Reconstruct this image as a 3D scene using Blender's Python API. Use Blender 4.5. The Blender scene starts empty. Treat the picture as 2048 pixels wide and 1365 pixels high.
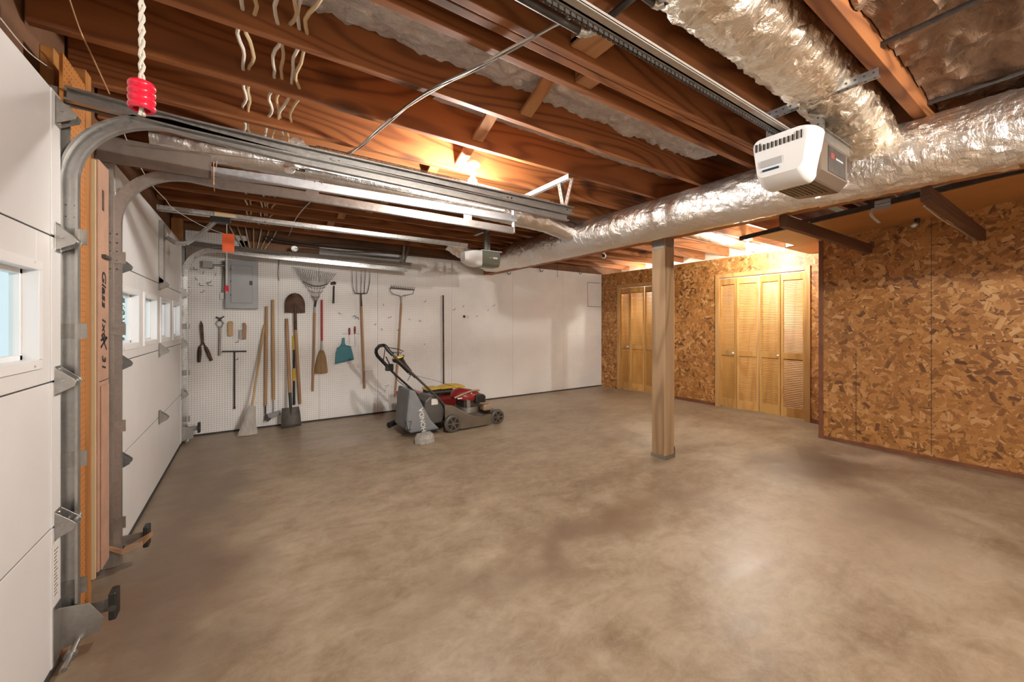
import bpy, bmesh, math, random
from math import sin, cos, pi, radians, atan2, sqrt
from mathutils import Vector, Matrix, noise
random.seed(7)
S = bpy.context.scene
C = S.collection
V = Vector
# ------------------------------------------------------------------ camera
FOC, YAW, HOR, EYE = 787.0, 0.5882, 647.43, 1.28
cd = bpy.data.cameras.new('camera'); cam = bpy.data.objects.new('camera', cd); C.objects.link(cam)
cam.location = (0, 0, EYE); cam.rotation_euler = (pi/2, 0, -YAW)
cd.sensor_width = 36; cd.lens = FOC/2048*36; cd.shift_y = (HOR-682.5)/2048; cd.clip_start = 0.05; cd.clip_end = 200
S.camera = cam
vs = S.view_settings; vs.view_transform = 'Standard'; vs.look = 'None'; vs.gamma = 1; vs.use_curve_mapping = False
vs.exposure = 1.05
# ------------------------------------------------------------------ daylight
W = bpy.data.worlds.new('world'); S.world = W; W.use_nodes = True
bg = W.node_tree.nodes['Background']; bg.inputs[0].default_value = (0.80, 0.93, 1.0, 1); bg.inputs[1].default_value = 0.50
BULB_W = {'spring': 46, 'closet': 34, 'rear': 140}      # watts of the bare bulbs; the rear one is added fill
BULB_COL = (1.0, 0.955, 0.89)

# measured points: the place on plane axis=c seen at photo pixel (u,v)
def wp(u, v, ax, c):
    F = (sin(YAW), cos(YAW)); R = (cos(YAW), -sin(YAW)); x = (u-1024)/FOC
    d = V((F[0]+R[0]*x, F[1]+R[1]*x, (HOR-v)/FOC))
    t = (c-(EYE if ax == 2 else 0))/d[ax]
    p = d*t; p.z += EYE
    return p
# ------------------------------------------------------------------ materials
def newmat(name):
    m = bpy.data.materials.new(name); m.use_nodes = True
    return m, m.node_tree.nodes, m.node_tree.links, m.node_tree.nodes['Principled BSDF']
def N(nodes, typ, **kw):
    n = nodes.new(typ)
    for k, v in kw.items():
        if k in n.inputs.keys() if hasattr(n.inputs, 'keys') else False: n.inputs[k].default_value = v
        else: setattr(n, k, v)
    return n
def math_(nodes, links, op, a, b=None, c=None, clamp=False):
    n = nodes.new('ShaderNodeMath'); n.operation = op; n.use_clamp = clamp
    for i, x in enumerate((a, b, c)):
        if x is None: continue
        if isinstance(x, (int, float)): n.inputs[i].default_value = x
        else: links.new(x, n.inputs[i])
    return n.outputs[0]
def ramp(nodes, links, fac, stops):
    r = nodes.new('ShaderNodeValToRGB'); e = r.color_ramp.elements
    while len(e) < len(stops): e.new(0.5)
    for i, (p, c) in enumerate(stops): e[i].position = p; e[i].color = (*c, 1)
    links.new(fac, r.inputs[0]); return r.outputs[0]
def mix(nodes, links, fac, a, b, mode='MIX'):
    n = nodes.new('ShaderNodeMix'); n.data_type = 'RGBA'; n.blend_type = mode; n.clamp_factor = True
    for i, x in ((0, fac), (6, a), (7, b)):
        if isinstance(x, (int, float)): n.inputs[i].default_value = x
        elif isinstance(x, tuple): n.inputs[i].default_value = (*x, 1)
        else: links.new(x, n.inputs[i])
    return n.outputs[2]
def coords(nodes, links, scale=(1, 1, 1), rnd=0, rot=(0, 0, 0)):
    tc = nodes.new('ShaderNodeTexCoord'); mp = nodes.new('ShaderNodeMapping')
    mp.inputs['Scale'].default_value = scale; mp.inputs['Rotation'].default_value = rot
    v = tc.outputs['Object']
    if rnd:
        oi = nodes.new('ShaderNodeObjectInfo'); a = nodes.new('ShaderNodeVectorMath'); a.operation = 'ADD'
        m = math_(nodes, links, 'MULTIPLY', oi.outputs['Random'], rnd)
        links.new(v, a.inputs[0]); links.new(m, a.inputs[1]); v = a.outputs[0]
    links.new(v, mp.inputs[0]); return mp.outputs[0]
def noise_(nodes, links, vec, scale, detail=3, rough=.5, dist=0):
    n = nodes.new('ShaderNodeTexNoise'); n.inputs['Scale'].default_value = scale; n.inputs['Detail'].default_value = detail
    n.inputs['Roughness'].default_value = rough; n.inputs['Distortion'].default_value = dist
    links.new(vec, n.inputs['Vector']); return n.outputs['Fac']
def bump(nodes, links, b, h, strength=.3, dist=.01):
    n = nodes.new('ShaderNodeBump'); n.inputs['Strength'].default_value = strength; n.inputs['Distance'].default_value = dist
    links.new(h, n.inputs['Height']); links.new(n.outputs[0], b.inputs['Normal'])
def plain(name, col, rough=.5, metal=0, var=.0, vscale=8, spec=None):
    m, n, l, b = newmat(name)
    b.inputs['Base Color'].default_value = (*col, 1); b.inputs['Roughness'].default_value = rough; b.inputs['Metallic'].default_value = metal
    if spec is not None: b.inputs['Specular IOR Level'].default_value = spec
    if var:
        f = noise_(n, l, coords(n, l, rnd=9), vscale, 5, .6)
        l.new(ramp(n, l, f, [(.3, tuple(c*(1-var) for c in col)), (.7, tuple(min(1, c*(1+var)) for c in col))]), b.inputs['Base Color'])
    return m
def wood(name, dark, light, axis=0, rough=.55, ring=16, knots=True, stretch=.35, knotcol=None, bumpy=.15):
    """fir: contour lines of a stretched noise give cathedral grain, a sparse Voronoi the knots"""
    m, n, l, b = newmat(name)
    s = [2.6, 2.6, 2.6]; s[axis] = stretch
    v = coords(n, l, tuple(s), rnd=13)
    base = noise_(n, l, v, 1.6, 1.5, .35)
    rings = math_(n, l, 'SINE', math_(n, l, 'MULTIPLY', base, ring*6.28))
    rings = math_(n, l, 'MULTIPLY_ADD', rings, .5, .5)
    rings = math_(n, l, 'POWER', rings, 3)
    s2 = [55, 55, 55]; s2[axis] = 1.5
    fine = noise_(n, l, coords(n, l, tuple(s2), rnd=5), 1, 3, .6)
    big = noise_(n, l, coords(n, l, (1, 1, 1), rnd=21), 1.2, 2, .5)
    c = ramp(n, l, fine, [(.25, tuple(x*.8 for x in light)), (.75, light)])
    c = mix(n, l, math_(n, l, 'MULTIPLY', rings, .75), c, dark)
    c = mix(n, l, math_(n, l, 'MULTIPLY_ADD', big, 1.2, -.35, clamp=True), c, tuple(x*.72 for x in light), 'MIX') if True else c
    if knots:
        s3 = [3, 3, 3]; s3[axis] = 1.3
        vo = n.new('ShaderNodeTexVoronoi'); vo.inputs['Scale'].default_value = 1.0
        l.new(coords(n, l, tuple(s3), rnd=31), vo.inputs['Vector'])
        k = math_(n, l, 'SUBTRACT', 1.0, math_(n, l, 'DIVIDE', vo.outputs['Distance'], .17), clamp=True)
        k = math_(n, l, 'POWER', k, .6, clamp=True)
        c = mix(n, l, k, c, knotcol or tuple(x*.28 for x in dark))
    l.new(c, b.inputs['Base Color']); b.inputs['Roughness'].default_value = rough
    bump(n, l, b, fine, bumpy, .003)
    return m
def galv(name, col=(.5, .5, .49), rough=.38, var=.2):
    m, n, l, b = newmat(name)
    v = coords(n, l, (1, 1, 1), rnd=7)
    f = noise_(n, l, v, 60, 3, .6); g = noise_(n, l, v, 3, 3, .5)
    c = ramp(n, l, math_(n, l, 'MULTIPLY_ADD', f, .4, math_(n, l, 'MULTIPLY', g, .6)), [(.3, tuple(x*(1-var) for x in col)), (.7, tuple(min(1, x*(1+var)) for x in col))])
    l.new(c, b.inputs['Base Color']); b.inputs['Metallic'].default_value = .9
    l.new(math_(n, l, 'MULTIPLY_ADD', f, .25, rough-.1), b.inputs['Roughness'])
    return m
def foil_mat(name, tint=(.95, .945, .94), axis=1, rough=.24, creases=1.0):
    m, n, l, b = newmat(name)
    s = [7, 7, 7]; s[axis] = 26
    v = coords(n, l, tuple(s)); v2 = coords(n, l, (1, 1, 1))
    vo = n.new('ShaderNodeTexVoronoi'); vo.feature = 'DISTANCE_TO_EDGE'; vo.inputs['Scale'].default_value = 9
    nz = n.new('ShaderNodeTexNoise'); nz.inputs['Scale'].default_value = 6; nz.inputs['Detail'].default_value = 4; l.new(v2, nz.inputs['Vector'])
    mm = n.new('ShaderNodeVectorMath'); mm.operation = 'MULTIPLY_ADD'; l.new(nz.outputs['Color'], mm.inputs[0]); mm.inputs[1].default_value = (.25, .25, .25); l.new(v2, mm.inputs[2])
    l.new(mm.outputs[0], vo.inputs['Vector'])
    a = noise_(n, l, v, 1, 4, .6, .6); c = noise_(n, l, mm.outputs[0], 14, 6, .7)
    h = math_(n, l, 'ADD', math_(n, l, 'MULTIPLY', a, .7), math_(n, l, 'ADD', math_(n, l, 'MULTIPLY', c, .9), math_(n, l, 'MULTIPLY', vo.outputs['Distance'], 1.2)))
    bump(n, l, b, h, .55*creases, .022)
    g = noise_(n, l, v2, 2.2, 3, .5)
    l.new(ramp(n, l, g, [(.35, tint), (.65, tuple(x*y for x, y in zip(tint, (.97, .88, .78))))]), b.inputs['Base Color'])
    b.inputs['Metallic'].default_value = 1; b.inputs['Roughness'].default_value = rough
    return m
def pegboard(name, col, hole, ax_a, ax_b, rough=.45, var=.06, pitch=.0254, r=.0039, stain=None):
    m, n, l, b = newmat(name)
    tc = n.new('ShaderNodeTexCoord'); sp = n.new('ShaderNodeSeparateXYZ'); l.new(tc.outputs['Object'], sp.inputs[0])
    def cell(o):
        t = math_(n, l, 'FRACT', math_(n, l, 'ADD', math_(n, l, 'DIVIDE', o, pitch), 400))
        return math_(n, l, 'POWER', math_(n, l, 'SUBTRACT', t, .5), 2)
    d = math_(n, l, 'SQRT', math_(n, l, 'ADD', cell(sp.outputs[ax_a]), cell(sp.outputs[ax_b])))
    k = math_(n, l, 'LESS_THAN', d, r/pitch)
    f = noise_(n, l, tc.outputs['Object'], 2.5, 5, .6)
    c = ramp(n, l, f, [(.3, tuple(x*(1-var) for x in col)), (.7, tuple(min(1, x*(1+var)) for x in col))])
    l.new(mix(n, l, k, c, hole), b.inputs['Base Color']); b.inputs['Roughness'].default_value = rough
    return m
def osb(name, bright=1.0):
    m, n, l, b = newmat(name)
    tc = n.new('ShaderNodeTexCoord'); ob = tc.outputs['Object']
    sp = n.new('ShaderNodeSeparateXYZ'); l.new(ob, sp.inputs[0])
    cols = []
    last = None
    for i, (sc, asp, off) in enumerate(((8, .5, 0), (11, .42, 3.3), (17, .32, 7.7), (11, .38, 5.1), (25, .26, 1.7), (14, .36, 9.1))):
        cb = n.new('ShaderNodeCombineXYZ'); l.new(sp.outputs[1], cb.inputs[0]); l.new(sp.outputs[2], cb.inputs[1]); cb.inputs[2].default_value = off
        v1 = n.new('ShaderNodeTexVoronoi'); v1.voronoi_dimensions = '3D'; v1.inputs['Scale'].default_value = sc; l.new(cb.outputs[0], v1.inputs['Vector'])
        sub = n.new('ShaderNodeVectorMath'); sub.operation = 'SUBTRACT'; l.new(cb.outputs[0], sub.inputs[0]); l.new(v1.outputs['Position'], sub.inputs[1])
        s3 = n.new('ShaderNodeSeparateXYZ'); l.new(v1.outputs['Color'], s3.inputs[0])
        rot = n.new('ShaderNodeVectorRotate'); rot.rotation_type = 'Z_AXIS'; l.new(sub.outputs[0], rot.inputs['Vector'])
        l.new(math_(n, l, 'MULTIPLY', s3.outputs[0], 6.28), rot.inputs['Angle'])
        q = n.new('ShaderNodeSeparateXYZ'); l.new(rot.outputs[0], q.inputs[0])
        # rectangular strand mask
        w = .5/sc
        ax = math_(n, l, 'LESS_THAN', math_(n, l, 'ABSOLUTE', q.outputs[0]), w*1.55)
        ay = math_(n, l, 'LESS_THAN', math_(n, l, 'ABSOLUTE', q.outputs[1]), w*asp*1.35)
        mask = math_(n, l, 'MULTIPLY', ax, ay)
        # streaks along the strand
        cb2 = n.new('ShaderNodeCombineXYZ'); l.new(math_(n, l, 'MULTIPLY', q.outputs[0], 6), cb2.inputs[0]); l.new(math_(n, l, 'MULTIPLY', q.outputs[1], 120), cb2.inputs[1]); l.new(math_(n, l, 'MULTIPLY', s3.outputs[1], 40), cb2.inputs[2])
        st = noise_(n, l, cb2.outputs[0], 1, 2, .5)
        tone = math_(n, l, 'ADD', s3.outputs[1], math_(n, l, 'MULTIPLY_ADD', st, .5, -.25))
        c = ramp(n, l, tone, [(.0, (.08*bright, .030*bright, .010*bright)), (.16, (.26*bright, .105*bright, .026*bright)), (.5, (.40*bright, .170*bright, .040*bright)), (.82, (.52*bright, .25*bright, .075*bright)), (1.0, (.66*bright, .39*bright, .17*bright))])
        cols.append((mask, c)); last = c if last is None else mix(n, l, mask, last, c)
    big = noise_(n, l, ob, 1.3, 3, .5)
    last = mix(n, l, math_(n, l, 'MULTIPLY_ADD', big, .8, -.2, clamp=True), last, (.34*bright, .145*bright, .036*bright))
    l.new(last, b.inputs['Base Color']); b.inputs['Roughness'].default_value = .5
    return m
def concrete():
    m, n, l, b = newmat('concrete_floor')
    v = coords(n, l)
    a = noise_(n, l, v, .55, 4, .55, .4); c = noise_(n, l, v, 3.2, 8, .65, .6); d = noise_(n, l, coords(n, l, (1, 2.4, 1), rot=(0, 0, .5)), 3.0, 10, .78, 1.0)
    e = noise_(n, l, v, 45, 6, .75); e2 = noise_(n, l, v, 13, 8, .8, .5)
    f = math_(n, l, 'ADD', math_(n, l, 'MULTIPLY', a, .34), math_(n, l, 'ADD', math_(n, l, 'MULTIPLY', c, .32), math_(n, l, 'MULTIPLY', d, .34)))
    col = ramp(n, l, f, [(.37, (.185, .125, .075)), (.45, (.275, .200, .125)), (.53, (.37, .290, .195)), (.63, (.48, .405, .295))])
    col = mix(n, l, math_(n, l, 'MULTIPLY', e, .22), col, (.13, .09, .06))
    col = mix(n, l, math_(n, l, 'MULTIPLY_ADD', e2, 2.2, -1.0, clamp=True), col, (.42, .345, .26))
    col = mix(n, l, math_(n, l, 'MULTIPLY_ADD', e2, -2.6, 1.05, clamp=True), col, (.19, .125, .082))
    # scuffed pale marks
    sc = noise_(n, l, coords(n, l, (1.2, 4, 1), rot=(0, 0, 1.0)), 5, 8, .8, 1.2)
    col = mix(n, l, math_(n, l, 'MULTIPLY', math_(n, l, 'GREATER_THAN', sc, .71), .3), col, (.48, .40, .32))
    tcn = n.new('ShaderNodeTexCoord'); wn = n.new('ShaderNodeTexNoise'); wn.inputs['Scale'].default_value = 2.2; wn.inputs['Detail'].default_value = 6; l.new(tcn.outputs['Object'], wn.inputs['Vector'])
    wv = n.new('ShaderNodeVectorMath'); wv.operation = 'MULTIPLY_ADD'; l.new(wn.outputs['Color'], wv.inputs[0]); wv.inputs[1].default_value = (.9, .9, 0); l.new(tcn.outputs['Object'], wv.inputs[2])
    for cx, cy, rx, ry, amt, sc_ in ((4.35, 1.45, .80, .42, 1.0, (.135, .088, .056)), (3.55, .78, .42, .22, .8, (.13, .085, .056)), (1.75, 1.75, 1.3, .22, .8, (.19, .125, .078)), (4.9, 1.2, .28, .2, .7, (.52, .40, .30)), (3.3, .9, .9, .5, .4, (.52, .42, .31)), (-.35, 3.0, .42, 2.9, .8, (.15, .10, .068)), (.9, 4.55, .4, .2, .5, (.50, .42, .35))):  # the long ellipse beside the garage doors paints in the floor's shadow there
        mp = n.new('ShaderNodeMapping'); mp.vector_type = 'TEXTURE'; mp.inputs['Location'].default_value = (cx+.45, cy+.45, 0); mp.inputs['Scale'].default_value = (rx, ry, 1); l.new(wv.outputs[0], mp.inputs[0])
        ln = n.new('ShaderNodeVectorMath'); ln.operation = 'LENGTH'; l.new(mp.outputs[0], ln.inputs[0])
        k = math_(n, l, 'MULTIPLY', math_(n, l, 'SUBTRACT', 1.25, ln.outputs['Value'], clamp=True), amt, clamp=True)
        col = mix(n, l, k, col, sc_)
    l.new(col, b.inputs['Base Color'])
    l.new(math_(n, l, 'MULTIPLY_ADD', c, .35, .22), b.inputs['Roughness'])
    b.inputs['Specular IOR Level'].default_value = .55
    bump(n, l, b, math_(n, l, 'ADD', e, c), .08, .004)
    return m
def fluff(name, c0, c1, scale=9, stretch=(1, 1, 1)):
    m, n, l, b = newmat(name)
    v = coords(n, l, stretch)
    f = noise_(n, l, v, scale, 6, .7, 1.0); g = noise_(n, l, v, scale/4, 3, .6)
    c = ramp(n, l, math_(n, l, 'MULTIPLY_ADD', f, .6, math_(n, l, 'MULTIPLY', g, .4)), [(.32, c0), (.62, c1)])
    l.new(c, b.inputs['Base Color']); b.inputs['Roughness'].default_value = .95
    bump(n, l, b, f, .9, .04)
    return m
def emis(name, col, strength):
    m, n, l, b = newmat(name)
    b.inputs['Base Color'].default_value = (0, 0, 0, 1); b.inputs['Emission Color'].default_value = (*col, 1); b.inputs['Emission Strength'].default_value = strength
    return m
def pane_mat():
    m, n, l, b = newmat('window_glass'); n.remove(b)
    t = n.new('ShaderNodeBsdfTransparent'); t.inputs[0].default_value = (.93, .97, .97, 1)
    g = n.new('ShaderNodeBsdfGlossy'); g.inputs['Roughness'].default_value = .03
    mx = n.new('ShaderNodeMixShader'); mx.inputs[0].default_value = .05
    l.new(t.outputs[0], mx.inputs[1]); l.new(g.outputs[0], mx.inputs[2]); l.new(mx.outputs[0], n['Material Output'].inputs[0])
    return m
M = dict(
 joist=wood('fir_joist', (.105, .026, .006), (.38, .135, .038), 0, .66, 13, knotcol=(.035, .010, .004)),
 joist_y=wood('fir_along_y', (.20, .06, .015), (.42, .165, .05), 1, .5, 12),
 block=wood('fir_blocking', (.28, .11, .04), (.52, .26, .11), 1, .6, 8, knots=False),
 stud=wood('stud_wood', (.22, .075, .018), (.46, .19, .045), 2, .5, 5, knots=False),
 post=wood('grey_post', (.20, .115, .055), (.44, .285, .155), 2, .7, 6, knots=False),
 darkwood=wood('dark_rack_wood', (.060, .022, .010), (.13, .055, .028), 0, .6, 9, knots=False),
 ply=plain('plywood', (.48, .22, .07), .45, var=.12, vscale=3),
 trim=wood('door_casing_wood', (.44, .21, .06), (.66, .38, .14), 2, .4, 5, knots=False),
 louver=wood('louver_pine', (.50, .23, .05), (.74, .42, .13), 2, .38, 6, knots=False),
 base=plain('brown_base', (.20, .075, .035), .45, var=.2),
 subfloor=plain('subfloor_boards', (.16, .07, .03), .8, var=.3, vscale=3),
 paleceil=plain('pale_ceiling_board', (.50, .52, .34), .8, var=.1),
 door=plain('white_door_paint', (.72, .715, .71), .42, var=.04, vscale=2),
 white=plain('white_vinyl', (.80, .80, .80), .35),
 drywall=plain('white_wall', (.80, .78, .72), .6),
 seam=plain('dark_seam', (.05, .045, .04), .8),
 galv=galv('galvanised_steel', (.40, .39, .37), .34), galvb=galv('blue_galvanised', (.52, .55, .58), .34), galvd=galv('dull_galvanised', (.34, .32, .29), .45, .3), steel=galv('bright_steel', (.68, .68, .66), .28, .12),
 rust=plain('rusted_iron', (.10, .055, .035), .6, .4, .5, 14),
 iron=plain('dark_iron', (.075, .065, .058), .5, .5, .3, 20),
 black=plain('black_plastic', (.016, .015, .014), .42),
 grey_dk=plain('dark_grey_plastic', (.085, .080, .072), .4, var=.12),
 mowgrey=plain('mower_deck_grey', (.12, .095, .068), .38, var=.15),
 baggrey=plain('bag_cloth_grey', (.21, .22, .23), .7, var=.12, vscale=5),
 red=plain('red_plastic', (.42, .014, .016), .3), redpaint=plain('red_paint', (.24, .016, .014), .35, var=.12),
 pinkred=plain('red_handle', (.70, .015, .045), .22),
 orange=plain('orange_tag', (.90, .14, .03), .5), yellow=plain('yellow_plastic', (.72, .46, .03), .4),
 teal=plain('teal_plastic', (.005, .16, .21), .4), fiberglass=plain('yellow_fibreglass', (.66, .50, .04), .4),
 handle=wood('tool_handle', (.28, .13, .055), (.48, .28, .14), 2, .5, 4, knots=False), handlel=wood('pale_tool_handle', (.40, .24, .10), (.58, .39, .19), 2, .5, 4, knots=False),
 straw=fluff('straw', (.30, .17, .07), (.55, .38, .20), 30, (3, 3, .2)), strawwhite=fluff('painted_straw', (.60, .54, .46), (.86, .84, .80), 30, (3, 3, .2)),
 panelgrey=plain('panel_grey', (.29, .30, .31), .4, .2, .05), lightgrey=plain('light_grey', (.42, .42, .42), .5),
 zinc=plain('zinc_rail', (.50, .46, .41), .4, .45, .1), zincd=plain('zinc_dull', (.20, .165, .14), .5, .3, .2),
 tan=plain('tan_plastic', (.33, .23, .15), .5, var=.1),
 cord=plain('white_cord', (.62, .58, .50), .7), romex=plain('white_cable', (.70, .66, .58), .45), romexy=plain('yellowed_cable', (.60, .45, .26), .5),
 openerwhite=plain('opener_white', (.78, .78, .77), .32), openergreen=plain('opener_grey_green', (.135, .135, .10), .4), opener_dk=plain('opener_brown_grey', (.145, .105, .075), .42), blue=plain('navy_stripe', (.02, .05, .10), .3),
 stone=fluff('cement_lump', (.33, .32, .29), (.58, .55, .50), 22), card=plain('cardboard', (.42, .25, .17), .75, var=.12), ink=plain('marker_ink', (.015, .012, .015), .6), paper=plain('paper_label', (.72, .69, .64), .6),
 foil=foil_mat('foil_main', axis=1, rough=.36), foilx=foil_mat('foil_branch', (.86, .80, .70), axis=0, rough=.34), foilw=foil_mat('foil_pale', (.80, .81, .83), axis=0, rough=.33, creases=.6), tape=foil_mat('foil_wrap', (.80, .77, .74), axis=1, rough=.3, creases=.35),
 insul=fluff('glass_wool', (.62, .55, .53), (.93, .90, .88), 16, (1, 1.6, 2)), insuldk=fluff('brown_batt', (.11, .055, .030), (.42, .27, .17), 5, (1, 1.6, 1)),
 wire=plain('thin_wire', (.20, .15, .11), .5, .5), copper=plain('copper_wire', (.52, .30, .16), .45, .4),
 leaf=plain('leaf_green', (.035, .13, .03), .5, var=.5, vscale=6), rubber=plain('rubber_seal', (.05, .045, .04), .7),
 peg=pegboard('white_pegboard', (.82, .815, .80), (.22, .18, .15), 0, 2), pegr=pegboard('white_pegboard_fine', (.80, .79, .765), (.38, .34, .30), 0, 2, r=.0033),
 pegb=pegboard('brown_pegboard', (.48, .19, .045), (.10, .025, .006), 1, 2, r=.0038), pegbx=pegboard('brown_pegboard_back', (.34, .13, .035), (.06, .02, .006), 0, 2, r=.0038),
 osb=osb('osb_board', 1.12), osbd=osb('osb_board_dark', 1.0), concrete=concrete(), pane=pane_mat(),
)
# ------------------------------------------------------------------ mesh builder
LOC = {}
class MB:
    def __init__(s): s.v = []; s.f = []; s.sm = []
    def add(s, vs_, fs, smooth=False):
        o = len(s.v); s.v += [V(x) for x in vs_]; s.f += [[i+o for i in f] for f in fs]; s.sm += [smooth]*len(fs); return s
    def box(s, a, b):
        x0, y0, z0 = a; x1, y1, z1 = b
        return s.add([(x0, y0, z0), (x1, y0, z0), (x1, y1, z0), (x0, y1, z0), (x0, y0, z1), (x1, y0, z1), (x1, y1, z1), (x0, y1, z1)],
                     [(0, 3, 2, 1), (4, 5, 6, 7), (0, 1, 5, 4), (1, 2, 6, 5), (2, 3, 7, 6), (3, 0, 4, 7)])
    def bar(s, p, q, w, h, up=(0, 0, 1)):
        """box from p to q, w across, h along up"""
        p, q = V(p), V(q); d = (q-p).normalized(); u = V(up); u = (u-d*u.dot(d)).normalized(); r = d.cross(u)
        c = [r*(w/2*a)+u*(h/2*b_) for a, b_ in ((-1, -1), (1, -1), (1, 1), (-1, 1))]
        return s.add([p+x for x in c]+[q+x for x in c], [(0, 1, 2, 3), (7, 6, 5, 4), (0, 4, 5, 1), (1, 5, 6, 2), (2, 6, 7, 3), (3, 7, 4, 0)])
    def tube(s, pts, r, seg=8, cap=True, flat=1.0):
        pts = [V(p) for p in pts]; n = len(pts); rr = r if isinstance(r, (list, tuple)) else [r]*n
        rings = []; prev = None
        for i, p in enumerate(pts):
            d = (pts[min(i+1, n-1)]-pts[max(i-1, 0)])
            d = d.normalized() if d.length > 1e-9 else V((0, 0, 1))
            if prev is None:
                a = V((0, 0, 1)) if abs(d.z) < .9 else V((1, 0, 0)); a = (a-d*a.dot(d)).normalized()
            else:
                a = prev-d*prev.dot(d); a = a.normalized() if a.length > 1e-6 else prev
            prev = a; b_ = d.cross(a)
            rings.append([p+(a*cos(2*pi*k/seg)+b_*(sin(2*pi*k/seg)*flat))*rr[i] for k in range(seg)])
        vs_ = [x for r_ in rings for x in r_]; fs = []
        for i in range(n-1):
            for k in range(seg):
                fs.append((i*seg+k, i*seg+(k+1) % seg, (i+1)*seg+(k+1) % seg, (i+1)*seg+k))
        s.add(vs_, fs, True)
        if cap:
            s.add(rings[0], [tuple(range(seg))[::-1]]); s.add(rings[-1], [tuple(range(seg))])
        return s
    def cyl(s, p, q, r, seg=16, r2=None): return s.tube([p, q], [r, r if r2 is None else r2], seg)
    def ball(s, c, r, seg=12, sc=(1, 1, 1)):
        c = V(c); vs_ = []; fs = []; m = seg//2
        for i in range(m+1):
            t = pi*i/m
            for k in range(seg):
                a = 2*pi*k/seg; vs_.append(c+V((sin(t)*cos(a)*r*sc[0], sin(t)*sin(a)*r*sc[1], cos(t)*r*sc[2])))
        for i in range(m):
            for k in range(seg): fs.append((i*seg+k, (i+1)*seg+k, (i+1)*seg+(k+1) % seg, i*seg+(k+1) % seg))
        return s.add(vs_, fs, True)
    def prism(s, poly, axis, a, b):
        """2-D polygon (coordinates = the two other axes in xyz order) extruded along axis from a to b"""
        def mk(p, c):
            l = list(p); l.insert(axis, c); return l
        n = len(poly)
        return s.add([mk(p, a) for p in poly]+[mk(p, b) for p in poly], [tuple(range(n))[::-1], tuple(range(n, 2*n))]+[(i, (i+1) % n, n+(i+1) % n, n+i) for i in range(n)])
    def sweep(s, path, prof, closed=True):
        """path in XZ [(x,z)], profile [(n,y)] with n = offset along the path's left normal"""
        n = len(path); rings = []
        for i in range(n):
            a = V(path[max(i-1, 0)]); b_ = V(path[min(i+1, n-1)]); d = (b_-a).normalized(); nx, nz = -d.y, d.x
            rings.append([(path[i][0]+nx*k, y, path[i][1]+nz*k) for k, y in prof])
        m = len(prof); vs_ = [x for r_ in rings for x in r_]
        fs = [(i*m+k, i*m+(k+1) % m, (i+1)*m+(k+1) % m, (i+1)*m+k) for i in range(n-1) for k in range(m)]
        s.add(vs_, fs, False); s.add(rings[0], [tuple(range(m))[::-1]]); s.add(rings[-1], [tuple(range(m))])
        return s
    def grid(s, fn, nu, nv, smooth=True):
        vs_ = [fn(i/nu, j/nv) for i in range(nu+1) for j in range(nv+1)]
        return s.add(vs_, [(i*(nv+1)+j, (i+1)*(nv+1)+j, (i+1)*(nv+1)+j+1, i*(nv+1)+j+1) for i in range(nu) for j in range(nv)], smooth)
    def move(s, fn): s.v = [V(fn(x)) for x in s.v]; return s
    def build(s, name, mat, parent=None, base=None, bevel=0, subd=0):
        me = bpy.data.meshes.new(name); o = bpy.data.objects.new(name, me); C.objects.link(o)
        if parent is not None: off = LOC[parent.as_pointer()]; o.parent = parent; LOC[o.as_pointer()] = off
        else:
            if base is None:
                xs = [p.x for p in s.v]; ys = [p.y for p in s.v]; zs = [p.z for p in s.v]
                base = ((min(xs)+max(xs))/2, (min(ys)+max(ys))/2, min(zs))
            off = V(base); o.location = off; LOC[o.as_pointer()] = off
        me.from_pydata([tuple(p-off) for p in s.v], [], s.f)
        bm = bmesh.new(); bm.from_mesh(me); bmesh.ops.recalc_face_normals(bm, faces=bm.faces)
        for f, sm in zip(bm.faces, s.sm): f.smooth = sm
        for e in bm.edges:
            if len(e.link_faces) == 2 and e.calc_face_angle(0) > radians(40): e.smooth = False
        bm.to_mesh(me); bm.free()
        me.materials.append(mat if not isinstance(mat, str) else M[mat])
        if bevel:
            b = o.modifiers.new('bevel', 'BEVEL'); b.width = bevel; b.segments = 2; b.limit_method = 'ANGLE'; b.angle_limit = radians(40)
        if subd:
            b = o.modifiers.new('subd', 'SUBSURF'); b.levels = subd; b.render_levels = subd
        return o
def tag(o, label=None, cat=None, group=None, kind=None):
    if label and len(label.split()) > 16: print('LONG', label)
    if label: o['label'] = label
    if cat: o['category'] = cat
    if group: o['group'] = group
    if kind: o['kind'] = kind
    return o
def thing(name, loc, label, cat, group=None):
    o = bpy.data.objects.new(name, None); C.objects.link(o); o.location = loc; LOC[o.as_pointer()] = V(loc); o.empty_display_size = .1
    return tag(o, label, cat, group)
def struct(name, mb, mat, **k): return tag(mb.build(name, mat, **k), kind='structure')
def structroot(name, loc):
    o = bpy.data.objects.new(name, None); C.objects.link(o); o.location = loc; LOC[o.as_pointer()] = V(loc); return tag(o, kind='structure')
def one(name, mb, mat, label, cat, group=None, **k): return tag(mb.build(name, mat, **k), label, cat, group)
def kids(o): return [x for x in bpy.data.objects if x.parent == o]
def copy_tree(o, parent=None):
    c = o.copy(); C.objects.link(c); c.parent = parent
    for ch in kids(o): copy_tree(ch, c)
    return c
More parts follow.
